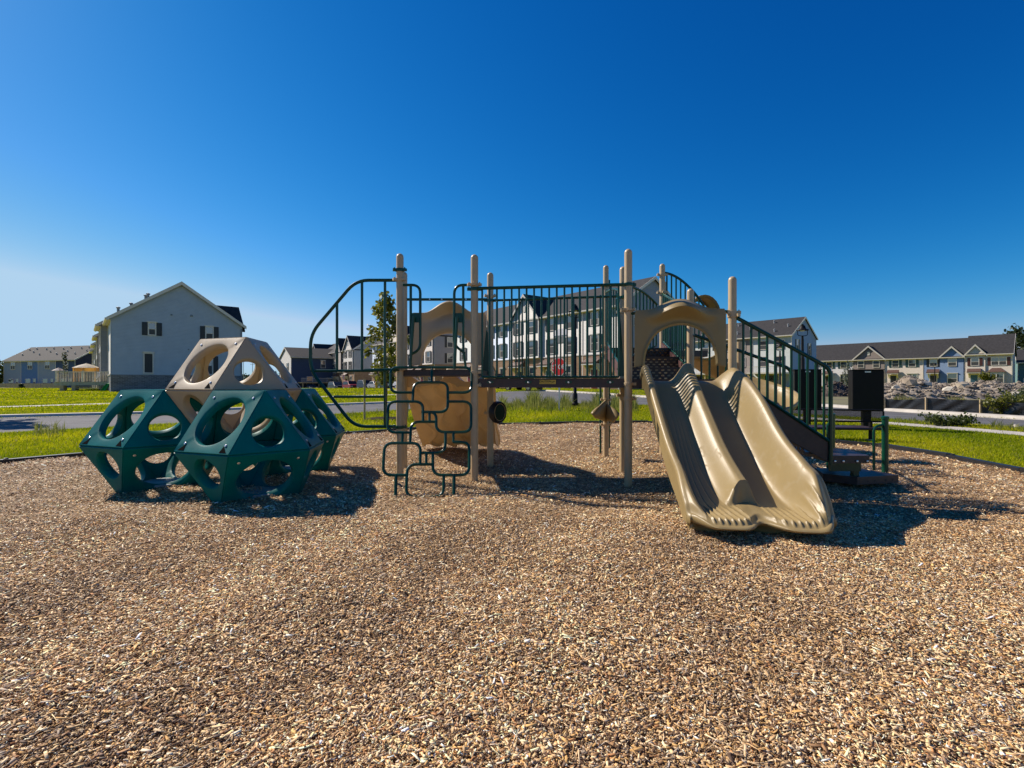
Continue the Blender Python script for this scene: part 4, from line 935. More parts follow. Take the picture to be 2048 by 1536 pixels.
# far left row seen from the back
fd = Vector((-.954, .30, 0)); FC = Vector((-106.6, 122, 0)); GF = 'far row with shared dark roof on the left'
for (t0, t1, wl, lb, en) in ((0, 7, SBD, 'dark blue far unit with black gable end behind the timber deck', (1, 0)), (7, 13.5, SW, 'white far unit between the dark blue and the blue unit', (0, 0)),
                             (13.5, 20, SBL, 'blue far unit between two white units', (0, 0)), (20, 26.8, SW, 'white far unit at the left end of its row', (0, 1))):
    h = House('townhouse', lb, FC+fd*t0, fd, t1-t0, 12, -.4, 7.1, 10.9, wl, GF, roof=ROOFB, ends=en)
    c = (t1-t0)/2; h.win(c-.2, 5.0, 6.7, 1.6, mull=2, head=False); h.win(c-1.9, .9, 2.4, .9, head=False); h.win(c+.6, .5, 2.4, 1.8, head=False)
    h.vents([(1.2, .55), (c, .35), (c+1.5, .75), (c-.8, .8)])
    if en == (1, 0):
        MB().prism([h.W(-.02, 0, -1.5), h.W(-.02, 0, 7.0), h.W(-.02, -6, 10.85), h.W(-.02, -12, 7.0), h.W(-.02, -12, -1.5)], -h.d*.03).build('gable_siding', SDK, h.r, sharp=0); h.win(8.6, 4.6, 6.6, 1.3, end=True, o=.05)
    dk = MB().obox(h.W(.1, .05, -.1), h.d*(t1-t0-.2), h.n*3, (0, 0, .3)).build('rear_deck', WOOD, h.r, sharp=0)
    MB().obox(h.W(.1, 3.0, .25), h.d*(t1-t0-.2), h.n*.08, (0, 0, 1.05)).build('deck_screen', mat('weathered_timber', (.33, .26, .19), .8, .25, 3), dk, sharp=0)

# timber deck beside the gabled house and the things on it
DK = Vector((-41.5, 50, 0)); Yd = 49.
def dkp(px, py, Y=Yd): return P(px, py, Y)
dk = thing('timber_deck', 'raised timber deck with railing on stout posts beside the gabled house', 'deck', dkp(165, 780))
MB().prism([dkp(108, 771), dkp(222, 771), dkp(222, 763.5), dkp(108, 763.5)], (0, 4.5, 0)).build('platform', mat('grey_timber', (.36, .35, .27), .8, .2, 4), dk, sharp=0)
GT = mat('railing_timber', (.66, .60, .50), .7, .15, 4)
m = MB().prism([dkp(112, 744.5), dkp(219, 744.5), dkp(219, 743), dkp(112, 743)], (0, .12, 0)); rl = m.build('railing', GT, dk, sharp=0)
for i in range(34): px = 114+i*3.2; MB().prism([dkp(px-.35, 763), dkp(px+.35, 763), dkp(px+.35, 744), dkp(px-.35, 744)], (0, .05, 0)).build('baluster', GT, rl, sharp=0)
for px in (114, 167, 219): MB().prism([dkp(px-1.5, 764), dkp(px+1.5, 764), dkp(px+1.5, 741.5), dkp(px-1.5, 741.5)], (0, -.13, 0)).build('rail_post', GT, rl, sharp=0)
for px in (123, 147): MB().prism([dkp(px-4, 790), dkp(px+4, 790), dkp(px+4, 771), dkp(px-4, 771)], (0, .4, 0)).build('deck_post', WOOD, dk, sharp=0)
for z in (773, 776): MB().prism([dkp(150, z+1.4), dkp(212, z+1.4), dkp(212, z), dkp(150, z)], (0, .1, 0)).build('stair_tread', WOOD, dk, sharp=0)
MB().prism([dkp(204, 791), dkp(206, 791), dkp(206, 777), dkp(204, 777)], (0, .1, 0)).build('deck_post', WOOD, dk, sharp=0)
LAT = mat('yellow_cedar', (.88, .62, .20), .6, .1, 4, trans=.5)
ls = thing('privacy_screen', 'yellow cedar lattice privacy screen at the back of the timber deck', 'screen', dkp(182, 763, 53))
m = MB().prism([dkp(166, 744, 53), dkp(190, 744, 53), dkp(190, 736, 53), dkp(166, 736, 53)], (0, .08, 0)).build('solid_panel', LAT, ls, sharp=0)
for px0, px1 in ((146, 166), (190, 215)):
    m = MB()
    for i in range(int((px1-px0)/1.8)):
        x = px0+i*1.8
        for s_ in (1, -1):
            a_ = dkp(x if s_ > 0 else x+6, 745, 53+.03*s_); b_ = dkp(x+6 if s_ > 0 else x, 736, 53+.03*s_); d_ = b_-a_; m.obox(a_, (.045, 0, 0), (0, .02, 0), d_)
    m.prism([dkp(px0, 736.6, 53), dkp(px1+3, 736.6, 53), dkp(px1+3, 735.6, 53), dkp(px0, 735.6, 53)], (0, .08, 0)); m.build('lattice_panel', LAT, ls, sharp=0)
for px in (146, 167, 190, 216): MB().prism([dkp(px-.6, 765, 53.1), dkp(px+.6, 765, 53.1), dkp(px+.6, 735, 53.1), dkp(px-.6, 735, 53.1)], (0, .1, 0)).build('screen_post', LAT, ls, sharp=0)
CLOTH = mat('umbrella_cloth', (.40, .35, .27), .8, .1)
def parasol(label, px, py, Y, rad, hgt, m):
    r = thing('patio_umbrella', label, 'umbrella', P(px, 764, Y)); c = P(px, py, Y)
    MB().lathe([(rad, 0), (rad*.55, hgt*.55), (.05, hgt), (.03, hgt+.08), (.02, hgt*.9), (rad*.5, hgt*.45), (rad*.97, -.03)], c, 8).build('canopy', m, r, sharp=20)
    MB().tube([P(px, 764, Y), c+Vector((0, 0, hgt))], .03, 8).build('pole', WOOD, r)
parasol('beige patio umbrella open over the timber deck', 173, 736, 55, 1.25, .5, CLOTH)
parasol('small orange and white patio umbrella at the deck corner', 117, 741.5, 51, .55, .28, mat('umbrella_orange', (.50, .28, .14), .8, .6, 6, col2=(.65, .6, .55)))
def leaves(m, pts, size, nrm=None):
    V = []; 
    for p in pts:
        a = Vector(np.array(rng.normal(size=3))).normalized(); b = a.cross(Vector(np.array(rng.normal(size=3)))).normalized(); s = size*random.uniform(.6, 1.2)
        m.add([p-a*s*.5, p-a*s*.12+b*s*.36, p+a*s*.3+b*s*.3, p+a*s*.55, p+a*s*.3-b*s*.3, p-a*s*.12-b*s*.36], [(0, 1, 2, 3, 4, 5)])
LEAF = mat('leaf_green', (.035, .065, .012), .5, .5, 5, col2=(.10, .13, .02), trans=.35)
LEAFY = mat('leaf_yellow_green', (.10, .13, .015), .45, .5, 7, col2=(.30, .29, .04), trans=.45)
LEAFD = mat('leaf_dark', (.020, .038, .012), .6, .4, 4, col2=(.05, .075, .02), trans=.25)
pl = thing('vertical_planter', 'tall dark planter column dotted with white flowers on the deck', 'planter', P(130, 763, 50.5))
MB().tube([P(130, 763, 50.5), P(130, 707, 50.5)], .05, 8).build('post', BARK, pl)
m = MB()
for i in range(420): m_ = P(130+random.gauss(0, 2.4), random.uniform(705, 752), 50.5+random.gauss(0, .12)); leaves(m, [m_], .16)
m.build('foliage', LEAFD, pl, sharp=0)
m = MB()
for i in range(26): m.lathe([(.05, 0), (.06, .03), (.02, .07)], P(130+random.gauss(0, 2.4), random.uniform(707, 750), 50.3+random.gauss(0, .1)), 6)
m.build('blossoms', mat('white_flower', (.7, .68, .65), .6, .05), pl)
ts_ = thing('toy_slide', 'bright green toy slide leaning at the deck edge by the gabled house', 'toy slide', P(208, 782, 47.5))
GRN2 = mat('bright_green_plastic', (.01, .22, .03), .4, .1)
MB().prism([P(200, 783.5, 47.5), P(207.5, 783.5, 47.5), P(220, 767, 47.8), P(213.5, 767, 47.8)], (0, .25, .05)).build('chute', GRN2, ts_, sharp=0)
for a_, b_ in (((200, 783.5), (213.5, 767)), ((207.5, 783.5), (220, 767))): MB().tube([P(*a_, 47.45), P(*b_, 47.75)], .05, 6).build('side_rail', GRN2, ts_)
def chair(label, px, Y, m, py=763.5):
    r = thing('deck_chair', label, 'chair', P(px, py, Y), group='chairs on the timber deck'); o = P(px, py, Y)
    MB().obox(o+Vector((-.25, -.25, .4)), (.5, 0, 0), (0, .5, 0), (0, 0, .08)).build('seat', m, r)
    MB().obox(o+Vector((-.25, .2, .45)), (.5, 0, 0), (0, .15, .06), (0, .05, .5)).build('backrest', m, r)
    for dx in (-.22, .18):
        for dy in (-.22, .18): MB().obox(o+Vector((dx, dy, 0)), (.04, 0, 0), (0, .04, 0), (0, 0, .4)).build('leg', m, r)
chair('orange brown lounge chair behind the deck railing', 158, 50.5, mat('orange_seat', (.42, .17, .06), .7, .1)); chair('white chair behind the right part of the deck railing', 195, 50.5, mat('white_seat', (.62, .6, .58), .6, .1)); chair('grey chair on the deck nearest the gabled house', 211, 50.8, mat('grey_seat', (.3, .3, .32), .6, .1))

# grey block right of the play structure
RV, RC = Vector((-.66, .75, 0)), Vector((47.5, 85, 0)); GR = 'grey three storey townhouses right of the play structure'
for t0, t1, wl, lb, en in ((0, 6.5, SLG, 'pale grey end house with gable coloured as in shade behind the stair rails', (1, 0)), (6.5, 13.5, SBR, 'grey brown house next to the pale grey end house', (0, 0)), (13.5, 20.5, SLG, 'pale grey house seen through the slide arch', (0, 0)), (20.5, 27, SGR, 'mid grey house at the left end of the block behind the slide', (0, 1))):
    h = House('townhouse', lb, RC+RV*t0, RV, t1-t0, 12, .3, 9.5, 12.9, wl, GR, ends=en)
    for c in ((t1-t0)*.28, (t1-t0)*.72): h.win(c, 7.3, 8.7, 1.3, head=False); h.win(c, 4.3, 5.9, 1.3, head=False)
    h.win((t1-t0)*.5, .6, 2.7, 2.2, head=False)
    h.vents([(1.5, .45), (4.5, .75), (3.2, .2)])
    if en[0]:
        MB().prism([h.W(-.02, 0, -1), h.W(-.02, 0, 9.4), h.W(-.02, -6, 12.85), h.W(-.02, -12, 9.4), h.W(-.02, -12, -1)], -h.d*.03).build('gable_siding', sid('shade_tinted', (.36, .43, .52)), h.r, sharp=0)  # blue cast of the shaded gable put into its siding colour
        for x, z0, z1 in ((2.6, 7., 8.8), (8.4, 6.4, 8.4), (5., 3., 5.6)): h.win(x, z0, z1, .9, SHUT, end=True, o=.05, head=False)
    bd = MB().obox(h.W(.3, .05, 2.9), h.d*(t1-t0-.6), h.n*3, (0, 0, .25)).build('balcony', WHITE, h.r, sharp=0)
    m = MB().obox(h.W(.3, 2.95, 4.1), h.d*(t1-t0-.6), h.n*.08, (0, 0, .08))
    for i in range(22): m.obox(h.W(.3+(t1-t0-.65)*i/21, 2.96, 3.15), h.d*.045, h.n*.045, (0, 0, .95))
    m.build('railing', WHITE, bd, sharp=0)
    for t in (.4, t1-t0-.6): MB().obox(h.W(t, 2.7, -.5), h.d*.2, h.n*.2, (0, 0, 3.4)).build('balcony_post', WOOD, bd, sharp=0)
# long two storey row at the right
QD, QC = Vector((-.68, .733, 0)).normalized(), Vector((90, 90, 0)); GQ = 'two storey row houses at the right edge'
def q_house(t0, t1, wl, label, sh, gab=None, up=(), lo=(), door=None, dcol=SHUT, en=(0, 0), dz=0., bay=None, trim2=1.0):
    h = House('row_house', label, QC+QD*t0, QD, t1-t0, 11.5, .6, 6.35+dz, 10.05+dz, wl, GQ, ends=en)
    for t, w, s in up: h.win(t-t0, 4.65, 5.95, w, sh if s else None, mull=2 if w > 1.3 else 1, o=.15 if gab and gab[0] < t < gab[1] else 0, head=False)
    for t, w in lo: h.win(t-t0, 1.35, 3.1, w, None, mull=2 if w > 1.3 else 1, o=.15 if gab and gab[0] < t < gab[1] else 0)
    if gab: h.gable(gab[0]-t0, gab[1]-t0, gab[2]+dz, wl, vent=gab[3], ze=6.3+dz, proud=.14)
    if door: h.door(door-t0, .75, dcol, hood=METALROOF, hw=1.9, hz=2.55, o=.17)
    if bay:
        m = MB().prism([h.W(bay-t0-1.1, 0, .6), h.W(bay-t0-1.1, .75, .6), h.W(bay-t0+1.1, .75, .6), h.W(bay-t0+1.1, 0, .6)], (0, 0, 2.75)).build('bay', wl, h.r, sharp=0)
        x_ = bay-t0; MB().add([h.W(x_-1.25, .0, 3.36), h.W(x_-1.25, .95, 3.36), h.W(x_+1.25, .95, 3.36), h.W(x_+1.25, 0, 3.36), h.W(x_-.6, 0, 4.1), h.W(x_+.6, 0, 4.1)], [(0, 1, 2, 3), (0, 1, 4), (2, 3, 5), (1, 2, 5, 4), (0, 4, 5, 3)]).build('bay_roof', METALROOF, m, sharp=0); h.win(bay-t0, 1.35, 3.1, 1.8, mull=2, o=.76, head=False)
    return h
q_house(0, 6.3, SCR, 'cream row house with maroon shutters, bay window and blue door at the right end', MAROON, gab=(3.5, 6.2, 8.0, False), up=((1.7, 1.9, 1), (4.9, 1.0, 1)), door=5.0, dcol=DOORB, en=(1, 0), dz=.35, bay=2.0)
q_house(6.3, 12.5, SBL, 'blue row house with a white trimmed gable', SHUT, gab=(6.5, 9.9, 8.2, False), up=((8.1, 1.1, 0), (10.9, 1.0, 1)), lo=((8.1, 1.3),), door=10.9)
q_house(12.5, 18.7, SCR, 'plain cream row house with bronze porch hood between the blue and brown ones', TEALS, up=((14.2, 1.0, 1), (16.9, 1.0, 1)), lo=((14.2, 1.5),), door=17.2)
q_house(18.7, 24.3, SBR, 'brown row house with a wide front gable behind the right mailbox unit', None, gab=(18.7, 24.2, 9.0, True), up=((20.1, 1.0, 0), (22.8, 1.0, 0)), lo=((20.4, 1.4),), door=23)
q_house(24.3, 30.5, sid('bright_white', (.58, .56, .55)), 'white row house left of the brown gabled one', TEALS, up=((26, 1.0, 1), (28.7, 1.0, 1)), lo=((25.8, 1.5),), door=28.9)
q_house(30.5, 36.5, SGR, 'grey row house at the far left end of the right row', SHUT, up=((32, 1.0, 1), (34.7, 1.0, 1)), lo=((32, 1.5),), en=(0, 1))
gh = House('row_house', 'green sided house cut by the right edge of the view', (108, 89), (-.74, .67), 12.6, 11, .4, 5.3, 7.9, SGN, ends=(1, 1))
for t in (10.6, 7., 3.5): gh.win(t, 3.6, 4.9, 1.1, head=False); gh.win(t+.7, 1.0, 2.2, 1.1, head=False)

# ------------------------------------------------------------------ street furniture
RED = mat('sign_red', (.68, .010, .014), .4, .05); SWH = mat('sign_white', (.75, .75, .75), .45, .03); GALV = mat('galvanised_steel', (.36, .38, .40), .4, .1, metal=.6)
def stop_sign():
    Y = 20.5; c = P(1117.5, 733.5, Y); b = Vector((c.x, c.y, float(T(c.x, c.y))))
    r = thing('stop_sign', 'red octagonal stop sign on a steel post seen through the bridge rails', 'stop sign', b)
    n = Vector((-.68, -.73, 0)).normalized(); u = Vector((-n.y, n.x, 0)); u = u if u.x > 0 else -u
    MB().obox(b+u*-.03-n*.05-Vector((0, 0, .1)), u*.06, n*.03, (0, 0, c.z-b.z+.45)).build('signpost', GALV, r, sharp=0)
    def octo(rad, z0, th): return MB().prism([c+u*(rad*math.cos(math.pi*(k+.5)/4))+Vector((0, 0, rad*math.sin(math.pi*(k+.5)/4)))+n*z0 for k in range(8)], n*th)
    pl = octo(.40, 0, .006).build('sign_border', SWH, r, sharp=0); octo(.372, .006, .003).build('sign_face', RED, pl, sharp=0)
    text_mesh('sign_text', 'STOP', .27, c+n*.0105-Vector((0, 0, .095)), u, (0, 0, 1), SWH, pl, bold=.004)
stop_sign()
GL = 'black street lamps with bell shades'
def lamp(label, px, pyh, Y, arm=1, hgt=None):
    c = P(px, pyh, Y); b = Vector((c.x, c.y, float(T(c.x, c.y)))); r = thing('street_lamp', label, 'street lamp', b, group=GL); h = c.z-b.z
    MB().lathe([(.17, -.2), (.17, .12), (.13, .16), (.12, .55), (.08, .62), (.065, h-.9), (.05, h-.62), (.05, h-.60)], b, 14).build('pole', BRONZE, r)
    # bell shade held by a ring bracket over the pole
    m = MB().tube(rounded([b+Vector((0, 0, h-.62)), b+Vector((.27*arm, 0, h-.60)), b+Vector((.27*arm, 0, h-.28))], .12, 5), .018, 8); m.build('bracket', BRONZE, r)
    m = MB().tube(rounded([b+Vector((0, 0, h-.62)), b+Vector((-.27*arm, 0, h-.60)), b+Vector((-.27*arm, 0, h-.28))], .12, 5), .018, 8); m.build('bracket', BRONZE, r)
    sh = MB().lathe([(.02, h+.02), (.07, h), (.06, h-.04), (.12, h-.06), (.13, h-.12), (.15, h-.16), (.19, h-.24), (.29, h-.28), (.31, h-.32), (.30, h-.33), (.2, h-.27), (.02, h-.2)], b, 20).build('shade', BRONZE, r)
    MB().lathe([(.10, h-.36), (.12, h-.30), (.05, h-.26)], b, 14).build('lens', mat('lamp_lens', (.6, .6, .58), .3, .03), sh)
lamp('tall black lamp rising above the right stair rail', 1605, 649, 27)
lamp('small grey looking lamp between the right stair bars', 1560, 686, 40)
lamp('black lamp standing in the weeds behind the bridge rails', 1150, 609, 24)
lamp('distant lamp in front of the blue row house', 1869.5, 726, 78)
def mailbox(label, px0, px1, pyt, pyb, Y):
    a = P(px0, pyb, Y); w = (px1-px0)/F*Y; h = (pyb-pyt)/F*Y
    d = Vector((.93, -.37, 0)).normalized()*1.0; q = Vector((.37, .93, 0)).normalized()
    # face turned slightly so that its right side shows
    W_ = w/(d.x-(a.x+w)/Y*d.y) if True else w
    b = a+d*(W_/2)+q*.22; g = Vector((b.x, b.y, float(T(b.x, b.y))))
    r = thing('mailbox_unit', label, 'mailbox', g, group='black cluster mailboxes by the pavement')
    bx = MB().obox(a, d*W_, q*.45, (0, 0, h)).build('cabinet', BRONZE, r, sharp=0)
    bv = bx.modifiers.new('edge', 'BEVEL'); bv.width = .012; bv.segments = 2
    MB().obox(a-d*.01-q*.02+Vector((0, 0, h)), d*(W_+.02), q*.49, (0, 0, .025)).build('cap', BRONZE, bx, sharp=0)
    MB().obox(a+d*(W_*.40)-q*.004+Vector((0, 0, h-.055)), d*.13, q*.004, (0, 0, .035)).build('maker_plate', SWH, bx, sharp=0)
    MB().obox(a+d*(W_+.002)+q*.02+Vector((0, 0, .02)), d*.006, q*.41, (0, 0, h-.04)).build('lit_side_panel', mat('lit_side_taupe', (.17, .14, .11), .5, .1), bx, sharp=0)  # light on the right side put into a paler skin over the cabinet
    MB().obox(a+d*(W_*.38)+q*.1+Vector((0, 0, g.z-a.z-.1)), d*(W_*.26), q*.22, (0, 0, a.z-g.z+.1)).build('pedestal', BRONZE, r, sharp=0)
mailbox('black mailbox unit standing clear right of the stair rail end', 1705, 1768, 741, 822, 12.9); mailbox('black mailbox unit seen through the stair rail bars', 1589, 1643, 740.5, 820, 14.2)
def bench():
    Y = 10.4; r = thing('park_bench', 'brown mesh backed bench on the grass behind the entry step', 'bench', P(1672, 880, Y))
    t0, t1 = 1577, 1767; f = lambda x, y: P(x, y+(x-1672)*.012, Y-(x-1672)*.0012)
    fr = MB().tube(rounded([f(t0, 819.5), f(t1, 819.5), f(t1, 842.5), f(t0, 842.5)], .05, 5, True), .017, 8, True).build('back_frame', BRONZE, r)
    m = MB(); stp = 2.2
    for k in range(int((t1-t0+23)/stp)):
        x = t0+k*stp
        for s_ in (1, -1):
            xa, xb = (x-23, x) if s_ > 0 else (x, x-23); ya, yb = 842.5, 819.5
            if s_ > 0:
                if xa < t0: ya = yb+(ya-yb)*(xb-t0)/23; xa = t0
                if xb > t1: yb = ya-(ya-yb)*(t1-xa)/23 if x-23 > t0 else yb; xb = t1
            else:
                if xb < t0: yb = ya-(ya-yb)*(xa-t0)/23; xb = t0
                if xa > t1: ya = 842.5-(842.5-819.5)*(xa-t1)/23; xa = t1
            if xb == xa: continue
            m.tube([f(xa, ya), f(xb, yb)], .0032, 4, cap=False)
    m.build('mesh_back', BRONZE, fr)
    MB().tube([f(t0-2, 857), f(t1-4, 857)], .030, 8).build('seat_edge', BROWN, r)
    a, b = f(t0, 857), f(t1-4, 857); MB().prism([a, b, b+Vector((-.15, .42, .02)), a+Vector((-.15, .42, .02))], (0, 0, .02)).build('seat', BROWN, r, sharp=0)
    for px in (1598, 1745):
        l = MB().tube([f(px, 843)+Vector((0, .05, 0)), f(px, 858)+Vector((0, .06, 0)), f(px, 886)+Vector((0, .06, -.05))], .035, 10).build('leg', BRONZE, r)
        MB().lathe([(.05, 0), (.05, .03)], f(px, 881)+Vector((0, .06, 0)), 12).build('foot', GALV, l)
bench()
def hydrant():
    Y = 60; b = P(752.5, 776, Y); b.z = float(T(b.x, b.y)); s = .8/.8
    r = thing('fire_hydrant', 'small yellow fire hydrant on the far verge by the parked cars', 'hydrant', b)
    YH = mat('hydrant_yellow', (.55, .30, .03), .5, .1)
    bd = MB().lathe([(.17, 0), (.17, .05), (.12, .06), (.12, .55), (.15, .57), (.15, .62), (.11, .70), (.05, .76), (.03, .82)], b, 14).build('body', YH, r)
    MB().lathe([(.07, -.22), (.07, .22)], b+Vector((0, 0, .45)), 10, (1, 0, 0)).build('hose_outlet', YH, bd)
hydrant()
def flag(label, px, py, Y, sx):
    c = P(px, py, Y); r = thing('flag', label, 'flag', c); MB().tube([c, c+Vector((sx*.9, -.2, .9))], .02, 6).build('flagstaff', WOOD, r)
    cl = MB()
    for k in range(9):
        rows = [[c+Vector((sx*(.35+.5*u), -.12-.05*math.sin(5*u), .78-.12*(k+t)+.45*u-.3*u)) for u in (0, .25, .5, .75, 1)] for t in (0, 1)]
        MB().grid(rows).build('stripe', RED if k % 2 == 0 else SWH, r, sharp=0)
flag('red and white striped flag on the cream gabled townhouse', 693, 757, 112, -1); flag('red and white striped flag beside the young tree stake', 764, 756, 95, 1)

# ------------------------------------------------------------------ parked cars
TYRE = mat('tyre_rubber', (.015, .015, .016), .85, .1); RIM = mat('alloy_rim', (.5, .5, .52), .3, .1, metal=.8); CGL = mat('car_glass', (.008, .009, .012), .25, .05, spec=.25)
LRED = mat('tail_light', (.35, .01, .01), .3, .05); LWH = mat('head_light', (.7, .7, .72), .15, .05)
def car(kind, label, p, head, col, nm, z=None):
    paint = mat('car_paint_'+nm, col, .38, .05, spec=.35)
    p = Vector(p); p.z = float(T(p.x, p.y))-.03 if z is None else z
    r = thing('parked_car', label, {'sedan': 'car', 'suv': 'suv', 'van': 'minivan', 'pickup': 'pickup truck'}[kind], p, head, 'cars parked along the street')
    if kind == 'sedan': L, W, prof, gl = 4.6, 1.8, [(-2.3, .35), (-2.28, .85), (-1.7, .98), (-1.1, 1.40), (.2, 1.44), (1.0, 1.0), (2.0, .86), (2.28, .62), (2.28, .35)], [(-1.5, .99), (-1.02, 1.34), (.15, 1.38), (.82, 1.01)]
    elif kind == 'van': L, W, prof, gl = 5.0, 1.95, [(-2.5, .4), (-2.5, 1.0), (-2.35, 1.68), (-1.9, 1.76), (.6, 1.74), (1.7, 1.08), (2.3, .92), (2.5, .65), (2.5, .4)], [(-2.3, 1.05), (-2.15, 1.62), (.5, 1.66), (1.4, 1.1)]
    elif kind == 'pickup': L, W, prof, gl = 5.6, 2.0, [(-2.8, .5), (-2.8, 1.15), (-.9, 1.15), (-.75, 1.85), (.55, 1.87), (1.3, 1.2), (2.6, 1.12), (2.8, .8), (2.8, .5)], [(-.66, 1.2), (-.58, 1.76), (.5, 1.78), (1.08, 1.22)]
    else: L, W, prof, gl = 4.7, 1.9, [(-2.35, .42), (-2.35, 1.0), (-2.15, 1.68), (-1.8, 1.78), (.4, 1.76), (1.15, 1.12), (2.1, 1.02), (2.35, .7), (2.35, .42)], [(-2.05, 1.08), (-1.95, 1.62), (.3, 1.66), (.98, 1.14)]
    belt = 1.0 if kind != 'pickup' else 1.17
    def ys(z): return W/2*(1 if z <= belt else 1-.18*(z-belt)/.75)*(1 if z > .5 else .96)
    m = MB(); n = len(prof)
    m.add([(x, ys(z), z) for x, z in prof]+[(x, -ys(z), z) for x, z in prof], [tuple(range(n)), tuple(range(n, 2*n))[::-1]]+[(i, (i+1) % n, n+(i+1) % n, n+i) for i in range(n)])
    bd = m.build('body', paint, r, local=True, sharp=25); bv = bd.modifiers.new('edge', 'BEVEL'); bv.width = .06; bv.segments = 3
    for s_ in (1, -1):
        MB().prism([(x, s_*(ys(z)+.004), z) for x, z in gl], (0, s_*.006, 0)).build('side_window', CGL, bd, local=True, sharp=0)
    i = 5 if kind not in ('pickup',) else 5
    (xa, za), (xb, zb_) = prof[4], prof[5]
    ws = [(xb+.0, ys(zb_)*.9, zb_+.03), (xb, -ys(zb_)*.9, zb_+.03), (xa+.06, -ys(za)*.9, za-.02), (xa+.06, ys(za)*.9, za-.02)]
    nn = Vector((za-zb_, 0, xb-xa)).normalized()*.012; MB().prism([Vector(v)+nn*.2 for v in ws], nn).build('windscreen', CGL, bd, local=True, sharp=0)
    (xa, za), (xb, zb_) = prof[2], prof[3]
    if kind in ('van', 'suv'): (xa, za), (xb, zb_) = prof[1], prof[2]
    ws = [(xa, ys(za)*.85, za+.05), (xa, -ys(za)*.85, za+.05), (xb, -ys(zb_)*.85, zb_-.06), (xb, ys(zb_)*.85, zb_-.06)]
    nn = Vector((-(zb_-za), 0, xb-xa)).normalized()*.012; MB().prism([Vector(v)+nn*.2 for v in ws], nn).build('rear_window', CGL, bd, local=True, sharp=0)
    for x in (-L*.29, L*.31):
        for s_ in (1, -1):
            c = Vector((x, s_*(W/2-.10), .33)); ax = (0, s_, 0)
            w = MB().lathe([(.2, -.1), (.33, -.1), (.34, .0), (.33, .115), (.22, .12)], c, 20, ax).build('wheel', TYRE, r, local=True)
            MB().lathe([(.22, .09), (.21, .125), (.05, .13), (.02, .14)], c, 12, ax).build('rim', RIM, w, local=True)
    for s_ in (1, -1):
        MB().box(-L/2-.012, s_*W*.36-.16, .78, -L/2+.1, s_*W*.36+.16, .95).build('tail_light', LRED, bd, local=True, sharp=0)
        MB().box(L/2-.16, s_*W*.35-.2, .66, L/2+.012, s_*W*.35+.2, .80).build('headlight', LWH, bd, local=True, sharp=0)
    MB().box(-L/2-.03, -W*.46, .36, -L/2+.08, W*.46, .55).build('bumper', BLACK, bd, local=True, sharp=0); MB().box(L/2-.08, -W*.46, .34, L/2+.03, W*.46, .55).build('bumper', BLACK, bd, local=True, sharp=0)
    MB().box(L/2-.02, -.4, .58, L/2+.016, .4, .72).build('grille', BLACK, bd, local=True, sharp=0)
hv = math.atan2(VD.y, VD.x)
for kind, lb, q, off, col, nm in (('sedan', 'dark blue sedan farthest along the street beside the dark blue house', -.402, 6.6, (.012, .02, .045), 'navy'), ('van', 'black minivan parked left of the red suv', -.352, 6.6, (.012, .012, .014), 'black'),
    ('suv', 'red suv parked between the black minivan and the navy suv', -.322, 6.6, (.22, .008, .012), 'red'), ('suv', 'dark navy suv parked right of the red one', -.292, 6.6, (.010, .016, .05), 'deep_blue'),
    ('sedan', 'silver car nosed behind the yellow hydrant', -.270, 6.8, (.35, .36, .38), 'silver'), ('sedan', 'dark green sedan behind the tube frame bar', -.249, 6.8, (.008, .035, .026), 'green'), ('pickup', 'white pickup truck beside the left tan post', -.212, 6.8, (.55, .57, .62), 'white')):
    t = (C0.x+ND.x*off-q*(C0.y+ND.y*off))/(-VD.x+q*VD.y); p = C0+ND*off+VD*t; car(kind, lb, p, hv+math.pi, col, nm)
car('suv', 'black suv half hidden under the bridge beam near the drum', P(992, 778, 59), hv+math.pi, (.014, .014, .016), 'black2'); car('sedan', 'white car half hidden under the middle of the bridge beam', P(1047, 780, 50.5), hv+math.pi+.15, (.55, .56, .58), 'white')

# ------------------------------------------------------------------ trees and shrubs
def tree(name, label, base, hgt, rad, nleaf, size, m, trunk_r=.06, low=.25, cat='tree', group=None, shape=1., clumps=40):
    base = Vector(base); r = thing(name, label, cat, base, group=group)
    tr = MB().tube([base+Vector((0, 0, -.1)), base+Vector((.02*hgt*.3, 0, hgt*.35)), base+Vector((-.01*hgt, .01*hgt, hgt*.7)), base+Vector((0, 0, hgt*.93))], [trunk_r, trunk_r*.8, trunk_r*.45, trunk_r*.1], 8)
    cs = []
    for k in range(clumps):
        t = (k+.5)/clumps; z = low+(1-low)*t; a = k*2.4+random.uniform(-.5, .5); prof = math.sin(math.pi*min(1, max(.03, (t*.92+.08)))**shape)**.75
        d = rad*prof*random.uniform(.35, 1.0); c = base+Vector((math.cos(a)*d, math.sin(a)*d, hgt*(z*.97)+random.uniform(-.03, .03)*hgt))
        cs.append((c, rad*random.uniform(.22, .42)))
        if k % 2 == 0: s = base+Vector((0, 0, hgt*max(low*.8, z-.12))); tr.tube([s, s.lerp(c, .6)+Vector((0, 0, -.02*hgt)), c], [trunk_r*.35, trunk_r*.22, trunk_r*.08], 5)
    tr.build('trunk', BARK, r)
    mb = MB()
    for i in range(nleaf):
        c, q = cs[rng.integers(len(cs))]; v = Vector(np.array(rng.normal(size=3))); v.normalize(); leaves(mb, [c+v*q*rng.uniform(.3, 1.05)], size)
    mb.build('crown', m, r, sharp=0, recalc=False)
tb = G(772, 836); tb.z = -.02
tree('young_tree', 'young leafy tree with broad leaves between two stakes behind the left post', tb, 4.25, .66, 1700, .13, LEAFY, .035, .30, clumps=60)
ring = MB(); rows = []
